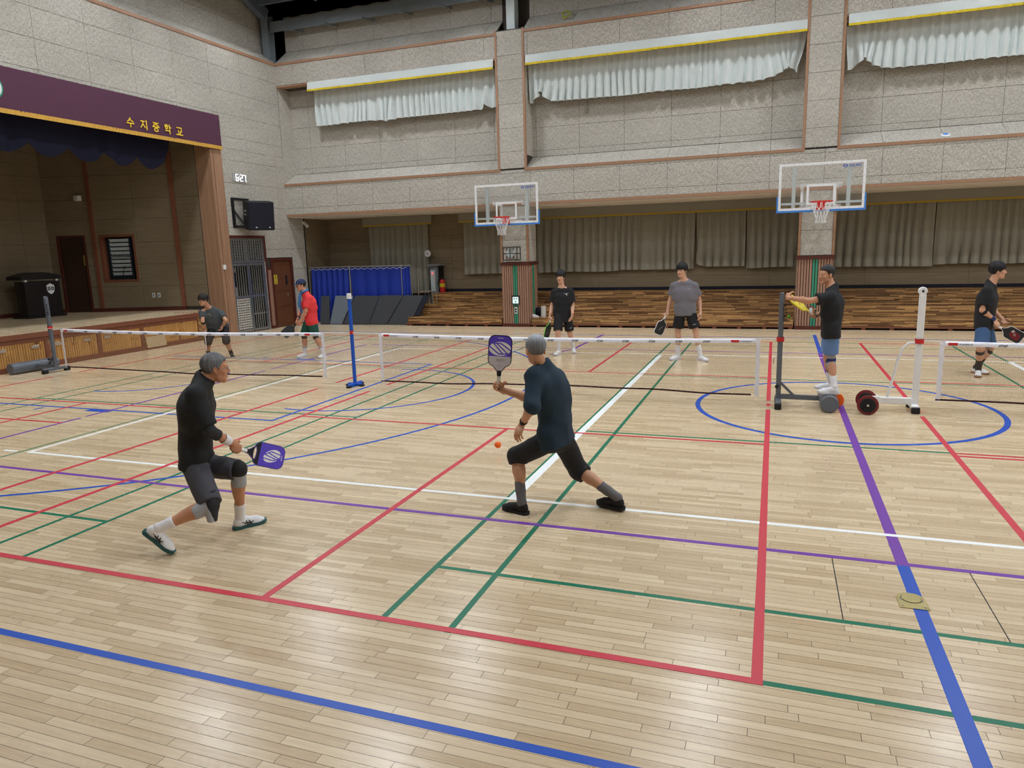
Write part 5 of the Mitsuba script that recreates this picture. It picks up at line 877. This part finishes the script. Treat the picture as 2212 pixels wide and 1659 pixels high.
    if hair == 'grey': cc = cc*(1 + 1.1*np.exp(-((L_[:, 2] - .12)/.03)**2))[:, None]*(1 - .35*np.exp(-((L_[:, 2] + .02)/.03)**2))[:, None]
    if hair == 'short' and facef == 'greying': cc = cc + (A_(lin(150, 150, 152)) - cc)*(.55*np.clip((np.abs(L_[:, 0]) - .03)/.04, 0, 1)*st2 + .25*(L_[:, 2] > .08)*st)[:, None]
    E(key + '__hair', hm, 'm_hair', True, color=np.clip(cc, 0, 1))
    if hair == 'cap':
        cpk = K(key + '__cap'); dome = blob([ell(P(0, -.010, .052), (l, face, hu), A_((.088, .108, .092))*S, [(P(0, 0, .042), -nrm(hu + face*.12))])], .005, .01, 1); E(cpk, dome, mat('m_cap', lin(34, 48, 84), .8), True, label='navy baseball cap')
        br = [P(x, .075 + .085*math.sqrt(max(0, 1 - (x/.078)**2)), .046 - .012*(1 - (x/.08)**2) - .9*x*x) for x in np.linspace(-.078, .078, 15)]; br0 = [P(x, .045 + .05*math.sqrt(max(0, 1 - (x/.085)**2)), .05) for x in np.linspace(-.078, .078, 15)]
        v0 = np.array(br + br0); v1 = np.concatenate([v0 + hu*.004, v0 - hu*.004]); f_ = []
        for i in range(14):
            for o, fl2 in ((0, 0), (30, 1)):
                q4 = [o+i, o+i+1, o+15+i+1, o+15+i]; q4 = q4[::-1] if fl2 else q4; f_ += [[q4[0], q4[2], q4[1]], [q4[0], q4[3], q4[2]]]
            f_ += [[i, i+1, 30+i+1], [i, 30+i+1, 30+i]]
        E(cpk + '__brim', trimesh.Trimesh(v1, f_, process=False), mat('m_brim', lin(34, 48, 84), .8, two=True)); E(cpk + '__badge', cat_([trimesh.creation.icosphere(1, .006).apply_translation(P(*c)) for c in ((.06, .075, .07), (.088, -.03, .062))]), 'm_offwhite')
    # --- shirt
    hemp = pel - up*hem*S; sl = []; hemc = [(hemp, -up)]; nk = [(neck - tf*.03*S + up*.004, nrm(up + tf*.7))]; w = shirt_fit
    t = [fcap(hemp - up*.06, lerp(pel, chest, .3), (.140 + w*.6)*gw, (.136 + w*.6)*gw, pf, .74, hemc), fcap(lerp(pel, chest, .3), lerp(chest, neck, .25), (.136 + w)*gw, (.152 + w*.8)*gw, tf, .75, hemc), fcap(lerp(chest, neck, .25), lerp(chest, neck, .74), (.152 + w*.8)*gw, .105*gw, tf, .68, nk), fcap(J['hiL'] + up*.05, J['hiR'] + up*.05, (.092 + w*.75)*gw, (.092 + w*.75)*gw, pf, .9, hemc), fcap(J['hiL'] - up*.04, J['hiR'] - up*.04, (.094 + w*.75)*gw, (.094 + w*.75)*gw, pf, .9, hemc), cap(J['shL'], J['shR'], (.050 + w*.4)*S, (.050 + w*.4)*S, nk), fcap(lerp(J['shL'], J['shR'], .14) - up*.10*S, lerp(J['shL'], J['shR'], .86) - up*.10*S, (.098 + w*.6)*gw, (.098 + w*.6)*gw, tf, .98, nk), fcap(lerp(J['shL'], J['shR'], .2) - up*.2*S, lerp(J['shL'], J['shR'], .8) - up*.2*S, (.094 + w*.8)*gw, (.094 + w*.8)*gw, tf, 1.0), cap(J['shL'], lerp(neck, chest, .05), .060*S, .064*S, nk), cap(J['shR'], lerp(neck, chest, .05), .060*S, .064*S, nk), cap(lerp(chest, neck, .8), neck, .074*S, .066*S, nk)]
    for a in 'LR':
        sh, el, wr = J['sh' + a], J['el' + a], J['wr' + a]; fr = sleeve[a] if isinstance(sleeve, dict) else sleeve; ww = w*.9
        if fr <= 1: e = lerp(sh, el, fr); d = nrm(el - sh); t.append(cap(sh, e + d*.05, (.050 + ww*.4)*S, (.05 + ww*1.1)*S, [(e, d)]))
        else: e = lerp(el, wr, fr - 1); d = nrm(wr - el); t += [cap(sh, el, (.050 + ww*.4)*S, (.043 + ww*.7)*S), cap(el, e + d*.04, (.043 + ww*.7)*S, (.041 + ww*.6)*S, [(e, d)])]
    m = crumple(blob(t, fine, .034*S, 3), .0085, (8, 8, 4.5), seed=seed); tk = K(key + '__shirt'); E(tk, m, shirt, True)
    if inner:
        for a in 'LR':
            sh, el, wr = J['sh' + a], J['el' + a], J['wr' + a]; e = lerp(el, wr, .42); d = nrm(wr - el); E(tk + '__undersleeve', crumple(blob([cap(lerp(sh, el, .5), el, .053*S, .047*S), cap(el, e + d*.04, .046*S, .042*S, [(e, d)])], .006, .02, 2), .004, seed=seed), inner, True, label='tight black undersleeve')
    if collar:
        c0 = neck + tf*.012*S - up*.012*S; ax_ = nrm(up + tf*.62); a1 = nrm(tf - ax_*(tf @ ax_)); a2 = np.cross(ax_, a1); th = np.linspace(.35, 2*np.pi - .35, 40) if collar == 'polo' else np.linspace(0, 2*np.pi, 41)
        if collar == 'polo':
            rr = [np.stack([c0 + (a1*math.cos(x) + a2*math.sin(x))*r*S + ax_*zz*S - a1*.006 for x in th]) for r, zz in ((.071, -.02), (.072, .022), (.079, .02), (.088, -.018))]; E(tk + '__collar', grid(np.stack(rr, 1)), mat('m_polocollar', lin(22, 22, 25), .8, two=True), True, label='polo collar')
    # --- shorts
    wa = [(hemp + up*.03, up)]; t = [fcap(lerp(J['hiL'], J['hiR'], .1) - up*.01, lerp(J['hiL'], J['hiR'], .9) - up*.01, .100*gw, .100*gw, pf, .92, wa), fcap(pel - up*.05, lerp(pel, chest, .12), .132*gw, .128*gw, pf, .74, wa)]
    for a in 'LR':
        hi, kn, an = J['hi' + a], J['kn' + a], J['an' + a]
        if leg <= 1: e = lerp(hi, kn, leg); d = nrm(kn - hi); t.append(cap(hi, e + d*.05, .098*gw, leg_w*S, [(e, d)]))
        else: e = lerp(kn, an, leg - 1); d = nrm(an - kn); t += [cap(hi, kn, .098*gw, leg_w*S), cap(kn, e + d*.04, leg_w*S, leg_w*.93*S, [(e, d)])]
    E(key + '__shorts', crumple(blob(t, fine, .025*S, 3), .006, seed=seed + 3), shorts, True)
    # --- knee bands, socks, shoes
    for a in 'LR':
        hi, kn, an, he, to = (J[q + a] for q in ('hi', 'kn', 'an', 'he', 'to')); d = nrm(an - kn); d0 = nrm(kn - hi)
        for bi_, (mm, lo_, hi_, lb) in enumerate(knee.get(a, ())):
            gr = .0035*bi_
            o1, o2 = kn + (d0 if lo_ < 0 else d)*lo_*S, kn + d*hi_*S; E(key + '__knee_band', blob([cap(kn - d0*.12*S, kn, .064*S + gr, .0595*S + gr, [(o1, -(d0 if lo_ < 0 else d)), (o2, d)]), cap(kn, lerp(kn, an, .3), .0595*S + gr, .0590*S + gr, [(o1, -d), (o2, d)] if lo_ >= 0 else [(o2, d)]), ell(kn + nrm(kn - lerp(hi, an, .5))*.006, (d, nrm(np.cross(d, pf) + 1e-6), pf), A_((.07, .059, .059))*S + gr, [(o1, -d), (o2, d)] if lo_ >= 0 else [(o2, d)])], .006, .015, 2), mm, True, label=lb)
        o = lerp(an, kn, sock[1]/.4); f = nrm(to - he); u_ = nrm(z - f*f[2])
        sk = K(key + '__sock'); E(sk, blob([cap(o + (an - kn)*-.1, lerp(an, kn, .25 if sock[1] > .1 else .1), .047*S, (.044 if sock[1] > .12 else .041)*S, [(o, -d)]), cap(lerp(an, kn, .25 if sock[1] > .1 else .1), an, (.043)*S, .040*S, [(o, -d)]), cap(an, he + f*.07*S + u_*.05*S, .040*S, .036*S)], .006, .012, 2), sock[0], True)
        if len(sock) > 2:
            for tt in sock[2]: c = lerp(an, kn, tt/.4); E(sk + '__stripe', lathe([(.0478*S, -.004), (.0485*S, 0), (.0478*S, .004)], 24, c, d), 'm_logo', True, label='dark sock stripe')
        shoe(key, he, f, u_, S, *shoes)
    return dict(key=key, up=up, tf=tf, lft=lft, pf=pf, pl=pl, P=P, l=l, face=face, hu=hu, J=J)
def glasses(k, r, m, w=.0014):
    P, S = r['P'], 1; ms = []
    for e in (1, -1):
        th = np.linspace(0, 2*np.pi, 17); ms.append(tube([P(e*.032 + .021*math.cos(x), .098 - .010*abs(math.cos(x)*1)*(1 if math.cos(x)*e > 0 else .2), .006 + .017*math.sin(x)) for x in th], w, 6, False)); ms.append(tube([P(e*.053, .089, .010), P(e*.074, .05, .010), P(e*.080, -.005, .008)], w, 6))
    ms.append(tube([P(-.011, .0975, .009), P(0, .1, .012), P(.011, .0975, .009)], w, 6)); return E(r['key'] + '__glasses', cat_(ms), m, True)
def wrap(r, name, a, b, t0, t1, ra, m, lab):
    p, q = r['J'][a], r['J'][b]; d = nrm(q - p); L = np.linalg.norm(q - p); n = 7; pr = [(ra[0] - .004, t0*L)] + [(ra[0] + (ra[1]-ra[0])*i/(n-1) + .002*math.sin(math.pi*i/(n-1)), (t0 + (t1-t0)*i/(n-1))*L) for i in range(n)] + [(ra[1] - .004, t1*L)]
    return E(r['key'] + '__' + name, lathe(pr, 24, p, d), m, True, label=lab)
def mark(r, part, pts, m, w, lab=None):
    return E(r['key'] + '__' + part, tube(pts, w, 5), m, True, label=lab)
# ------------------------------------------------------------------ paddles
def logo_shapes():
    e = affinity.scale(sg.Point(0, 0).buffer(1, quad_segs=12), 1.03, .66); c = lambda *p: sg.LineString([((x - 252)/135, (282 - y)/135) for x, y in p])
    st = [c((392, 303), (258, 213), (165, 213), (285, 345)), c((116, 255), (240, 350), (350, 342), (215, 222))]
    return e.difference(sg.MultiLineString(st).buffer(.055, join_style='mitre'))
def paddle(lab, g, h, fn, face, edge, grip='m_white', style=None, shift=0.0, W=.098, L=.262):
    h = nrm(h); N = nrm(A_(fn) - h*(A_(fn) @ h)); Xp = np.cross(h, N); O = g['hc'] + h*shift; k = thing('paddle', lab, 'paddle', 'pickleball paddles')
    hd = rrect(-W, .118, W, .118 + L, .055); th = sg.Polygon([(-.017, .045), (.017, .045), (.019, .075), (.078, .15), (-.078, .15), (-.019, .075)]); out = hd.union(th).buffer(.012).buffer(-.024).buffer(.012)
    if style == 'A': out = out.difference(affinity.scale(sg.Point(0, .128).buffer(1), .050, .014))
    D = lambda p, n0, t: place(extrude(p, t), O + N*n0, Xp, h, N)
    E(k + '__edge_guard', D(out, -.0075, .015), edge, label='edge guard')
    sk = out.buffer(-.006)
    if style == 'A': sk = sk.intersection(sg.box(-1, .165, 1, 1)); E(k + '__throat', D(out.buffer(-.004).intersection(sg.box(-1, 0, 1, .165)), -.0082, .0164), 'm_rubber', label='black throat')
    E(k + '__face', D(sk, -.0082, .0164), face)
    E(k + '__handle', tube([O - h*.066, O + h*.06], .0158, 8), grip); E(k + '__butt_cap', tube([O - h*.074, O - h*.064], .0178, 8), 'm_rubber')
    T2 = lambda p, m, nm, lb=None: [E(k + '__' + nm, place(extrude(p, .0006), O + N*sgn*.0083, Xp*sgn, h, N*sgn), m, label=lb) for sgn in (1, -1)]
    txt = lambda s, hh, x, y, b=True: affinity_text(s, hh, x, y, b)
    if style in 'AB' if style else False:
        lg = logo_shapes(); q = affinity.translate(affinity.scale(lg, .088, .088, origin=(0, 0)), 0, .275 if style == 'A' else .268)
        if style == 'A': q = affinity.translate(affinity.rotate(affinity.scale(lg, .074, .074, origin=(0, 0)), -62, origin=(0, 0)), 0, .272)
        T2(q.intersection(sk.buffer(-.002)), 'm_white', 'emblem', 'white diagonal emblem')
        for sgn in (1, -1):
            t = meshkit.text_mesh('SELKIRK', .0085, .0006, True); w = t.bounds[1][0]; E(k + '__lettering', place(t, O + N*sgn*.0083 - Xp*sgn*w/2 + h*.352, Xp*sgn, h, N*sgn), 'm_white')
            if style == 'B': t = meshkit.text_mesh('epic', .026, .0006, True); E(k + '__lettering', place(t, O + N*sgn*.0085 - Xp*sgn*.03 + h*.165, Xp*sgn, h, N*sgn), mat('m_epic', lin(150, 150, 158), .4))
        if style == 'B':
            T2(sk.intersection(sg.box(-1, .0, 1, .205)), mat('m_padpale', lin(205, 202, 214), .4), 'pale_panel', 'pale lower part'); T2(sg.Point(0, .125).buffer(.005), 'm_logo', 'dot')
            E(k + '__grip_top', tube([O + h*.04, O + h*.085], .0175, 10), 'm_rubber', True)
    if style == 'H':
        T2(sg.Polygon([(-.06, .2), (.02, .18), (.07, .26), (.05, .34), (-.03, .33)]), mat('m_darkred', lin(110, 26, 34), .5), 'red_patch', 'dark red patch'); T2(sg.Polygon([(-.055, .2), (-.02, .185), (-.005, .25), (.02, .24), (.01, .275), (-.02, .26), (-.035, .225), (-.05, .24)]), 'm_white', 'emblem', 'white figure')
    if style == 'G': T2(sg.Polygon([(-.06, .3), (.06, .3), (.05, .36), (-.05, .36)]), 'm_steelgrey', 'emblem', 'dark printed patch'); T2(sg.box(-.03, .2, .03, .23), 'm_gold', 'print')
    if style in ('E', 'F'): T2(sg.LineString([(-.03, .2), (.02, .3)]).buffer(.006), 'm_steelgrey', 'emblem')
    return k
# ------------------------------------------------------------------ the players
mat('m_teetop', lin(30, 31, 35), .85, sheen=.2); mat('m_polo', lin(26, 27, 30), .8, sheen=.2); mat('m_under', lin(34, 36, 42), .7); mat('m_navytee', lin(24, 46, 62), .8, sheen=.2); mat('m_charcoal', lin(70, 76, 80), .85); mat('m_redtee', lin(226, 62, 66), .8); mat('m_greytee', lin(112, 110, 118), .85)
mat('m_greyshorts', lin(66, 66, 74), .8); mat('m_blackshorts', lin(26, 27, 32), .75); mat('m_greenshorts', lin(28, 82, 70), .75); mat('m_blueshorts', lin(98, 132, 184), .75); mat('m_denimshorts', lin(62, 90, 130), .8)
mat('m_braceg', lin(158, 160, 166), .8); mat('m_bracenavy', lin(42, 54, 102), .8); mat('m_sockw', lin(228, 228, 232), .85); mat('m_sockg', lin(104, 102, 104), .85); mat('m_sockb', lin(26, 26, 28), .85)
mat('m_shoew', lin(232, 235, 240), .6); mat('m_shoeb', lin(24, 24, 27), .7); mat('m_teal', lin(40, 84, 88), .5); mat('m_soleg', lin(200, 202, 206), .6); mat('m_solebrown', lin(150, 110, 84), .6); mat('m_towel', lin(66, 120, 176), .9)
mat('m_purple', lin(92, 72, 206), .4); mat('m_purpledk', lin(74, 62, 140), .4); mat('m_padblack', lin(34, 36, 40), .6); mat('m_padyellow', lin(232, 214, 60), .5); mat('m_padgreen', lin(90, 190, 60), .4)
g = {'h': (.485, .779, -.398)}
r = person('elderly man crouching in a black polo shirt with grey knee sleeves', JT['A'], (.64, .77, -.06), .98, .005, .004, (186, 132, 100), 'short', (78, 80, 86), 'm_polo', .86, .085, .026, 'm_greyshorts', .96, .084, ('m_sockw', .115), ('m_shoew', 'm_teal', 'm_sockw', 'm_logo'), gripR=g, collar='polo', inner='m_under',
           knee={'R': [('m_braceg', -.03, .13, 'grey knit knee sleeve'), ('m_rubber', -.06, .01, 'black band of the knee sleeve')], 'L': [('m_braceg', .02, .14, 'grey knit knee sleeve'), ('m_rubber', -.05, .03, 'black band of the knee sleeve')]}, seed=1, facef='greying', girth=1.0)
wrap(r, 'wristband', 'elR', 'wrR', .64, .93, (.040, .034), 'm_sockw', 'white sweatband'); glasses('A', r, 'm_wire')
paddle('purple paddle with a black open throat held by the crouching man in the polo shirt', g, g['h'], (.705, -.71, .38), 'm_purple', 'm_purpledk', 'm_white', 'A', .03)
g = {'h': (.075, .022, .997)}
r = person('grey haired man lunging in a dark teal long sleeved shirt, seen from behind', JT['B'], (-.60, .79, -.10), .97, .005, .004, (196, 146, 116), 'grey', (108, 112, 118), 'm_navytee', {'L': 1.06, 'R': 1.08}, .10, .03, 'm_blackshorts', 1.16, .084, ('m_sockg', .18), ('m_shoeb', 'm_shoeb', 'm_rubber', None), gripR=g, seed=2, facef='grey')
kk = wrap(r, 'watch', 'elL', 'wrL', .84, .93, (.0325, .031), 'm_rubber', 'black wrist watch'); wd = nrm(r['J']['wrL'] - r['J']['elL']); wo = nrm(np.cross(wd, r['tf'])); E(kk + '__dial', lathe([(0, .038), (.014, .037), (.017, .03)], 16, lerp(r['J']['elL'], r['J']['wrL'], .885), -wo if wo @ A_((-.9, -.4, 0)) < 0 else wo), 'm_black')
paddle('purple and pale paddle raised upright by the grey haired man seen from behind', g, g['h'], (.285, -.958, .05), 'm_purple', 'm_navyblack', 'm_offwhite', 'B', .045)
g = {'h': (.012, .011, -1.0)}
r = person('man in glasses and a charcoal tee leaning forward in front of the stage', JT['C'], (-.30, -.90, -.16), .97, .0065, .005, (194, 146, 118), 'bangs', (30, 27, 27), 'm_charcoal', .62, .07, .026, 'm_blackshorts', 1.10, .078, ('m_sockb', .12), ('m_shoeb', 'm_offwhite', 'm_white', 'm_white'), gripR=g, seed=3)
glasses('C', r, 'm_frame', .0022); wrap(r, 'elbow_band', 'elR', 'wrR', .04, .3, (.042, .042), 'm_rubber', 'black elbow band'); wrap(r, 'watch', 'elL', 'wrL', .86, .95, (.0325, .031), 'm_rubber', 'black wrist watch')
c = lerp(r['J']['chest'], r['J']['neck'], .35) + r['tf']*.128; mark(r, 'shirt__print', [c + r['lft']*a*1.0 + r['up']*b for a, b in ((-.07, .05), (-.02, .045), (-.03, -.005), (.04, -.02), (.055, -.06))], mat('m_print', lin(214, 206, 170), .7), .004, 'pale zigzag print')
paddle('white edged paddle held low and edge on by the man in glasses', g, g['h'], (.72, .66, .1), 'm_red', 'm_white', 'm_white', None, .03)
g = {'h': (-.50, -.62, -.60)}
r = person('man in a red tee, navy cap and green shorts by the blue screen', JT['D'], (-.66, -.74, -.10), .99, .0065, .005, (198, 142, 114), 'cap', (26, 24, 25), 'm_redtee', .72, .17, .036, 'm_greenshorts', .88, .098, ('m_sockw', .17, (.13, .145)), ('m_shoew', 'm_soleg', 'm_white', None), gripR=g, knee={'L': [('m_rubber', .01, .06, 'black knee strap')], 'R': [('m_rubber', .01, .06, 'black knee strap')]}, seed=4, girth=1.06)
glasses('D', r, 'm_frame', .002); wrap(r, 'wristband', 'elR', 'wrR', .72, .95, (.036, .034), 'm_rubber', 'black sweatband')
nk = lerp(r['J']['neck'], r['J']['head'], .15); tf, lf, up = r['tf'], r['lft'], r['up']; tw = [nk + (tf*math.cos(a)*.078 + lf*math.sin(a)*.086) + up*(.012*math.cos(a + math.pi) + .0) for a in np.linspace(.5, 2*np.pi - .5, 24)]; tw = [tw[0] + tf*.10 - up*.42, tw[0] + tf*.085 - up*.25, tw[0] + tf*.055 - up*.10] + tw + [tw[-1] + tf*.055 - up*.10, tw[-1] + tf*.085 - up*.2, tw[-1] + tf*.10 - up*.3]
E(r['key'] + '__towel', crumple(tube(tw, .021, 10), .006, (40, 40, 20)), 'm_towel', True, label='blue towel around the neck')
q = lerp(r['J']['hiL'], r['J']['knL'], .35) + r['pl']*.108; E(r['key'] + '__shorts__badge', trimesh.creation.icosphere(2, .016).apply_translation(q), 'm_white', True)
paddle('black paddle held low by the man in the red tee', g, g['h'], (.584, -.812, .1), 'm_padblack', 'm_rubber', 'm_rubber', None, .03)
def swoosh(r, part, c, lf, up, n, s): E(r['key'] + '__' + part, place(extrude(affinity.scale(sg.Polygon([(-1, .28), (-.72, -.05), (-.5, -.12), (1, .5), (-.5, .12), (-.72, .12)]), s, s, origin=(0, 0)), .004), c, lf, up, n), 'm_white', label='small white tick logo')
g = {'h': (-.224, -.16, -.961)}
r = person('slim young man in black tee and shorts left of the tall one', JT['E'], (-.05, -.95, -.06), 1.0, .0065, .005, (206, 160, 134), 'bangs', (22, 21, 24), 'm_teetop', .72, .22, .034, 'm_blackshorts', .90, .094, ('m_sockw', .2), ('m_shoew', 'm_soleg', 'm_white', None), gripR=g, seed=5, girth=.92)
c = lerp(r['J']['chest'], r['J']['neck'], .55) + r['lft']*.085 + r['tf']*.108; E(r['key'] + '__shirt__print', cat_([trimesh.creation.icosphere(1, .011).apply_translation(c), tube([c, c + r['lft']*.045 + r['up']*.02], .005, 5), tube([c, c + r['lft']*.02 - r['up']*.04], .005, 5), tube([c, c - r['lft']*.04 + r['up']*.01], .004, 5)]), 'm_white', label='small white chest print')
swoosh(r, 'shorts__logo', lerp(r['J']['hiL'], r['J']['knL'], .76) + r['pf']*.093 + r['pl']*.03, r['pl'], r['up'], r['pf'], .035)
paddle('black paddle with a green edge held by the slim young man', g, g['h'], (.93, -.30, -.1), 'm_padblack', 'm_padgreen', 'm_white', 'E', .03)
g = {'h': (-.362, -.122, -.924)}
r = person('tall young man in a grey tee and black shorts behind the net', JT['F'], (-.36, -.92, -.10), 1.04, .0065, .005, (206, 160, 134), 'bangs', (22, 21, 24), 'm_greytee', .66, .14, .034, 'm_blackshorts', .80, .100, ('m_sockw', .18), ('m_shoew', 'm_soleg', 'm_teal', None), gripR=g, seed=6, girth=.96)
swoosh(r, 'shirt__logo', lerp(r['J']['chest'], r['J']['neck'], .5) + r['lft']*.075 + r['tf']*.125, r['lft'], r['up'], r['tf'], .025); swoosh(r, 'shorts__logo', lerp(r['J']['hiL'], r['J']['knL'], .66) + r['pf']*.108 + r['pl']*.02, r['pl'], r['up'], r['pf'], .042)
paddle('black paddle with a white edge held by the tall young man', g, g['h'], (.55, -.82, -.05), 'm_padblack', 'm_white', 'm_white', 'F', .03)
g = {'h': (-.75, -.30, .58)}
JT['G']['haL'] = JT['G']['wrL'] + nrm(A_((3.15, -.05, 1.535)) - JT['G']['wrL']) * .085
r = person('man in a black tee and blue shorts standing on a net post base', JT['G'], (-.885, -.46, -.04), .97, .0065, .005, (196, 144, 114), 'short', (34, 33, 36), 'm_teetop', .62, .14, .032, 'm_blueshorts', .78, .094, ('m_sockw', .26, (.205, .22, .235)), ('m_shoew', 'm_soleg', 'm_white', None), gripR=g, gripL={'h': (.1, -.35, .9)}, knee={'L': [('m_braceg', -.08, .13, 'grey knee brace'), ('m_bracenavy', -.025, .045, 'navy pad of the knee brace')]}, seed=7)
paddle('yellow paddle held flat by the man standing on the net post base', g, g['h'], (0.0, -.45, .9), 'm_padyellow', 'm_padyellow', 'm_white', 'G', .03)
g = {'h': (.855, -.104, -.508)}
r = person('laughing man in a black tee and denim blue shorts behind the right net', JT['H'], (.985, -.10, .02), 1.02, .0065, .005, (204, 154, 126), 'bangs', (22, 21, 24), 'm_teetop', .70, .11, .036, 'm_denimshorts', .84, .098, ('m_sockb', .2), ('m_shoew', 'm_solebrown', 'm_white', None), gripR=g, knee={'R': [('m_rubber', .04, .09, 'black knee strap')], 'L': [('m_rubber', .04, .09, 'black knee strap')]}, seed=8)
wrap(r, 'elbow_band', 'elR', 'wrR', .06, .34, (.042, .043), 'm_rubber', 'black elbow band'); wrap(r, 'wristband', 'elR', 'wrR', .7, .96, (.036, .033), 'm_bracenavy', 'dark blue sweatband')
paddle('black and dark red paddle held by the laughing man on the right', g, g['h'], (-.233, -.972, .05), 'm_padblack', 'm_white', 'm_white', 'H', .03)
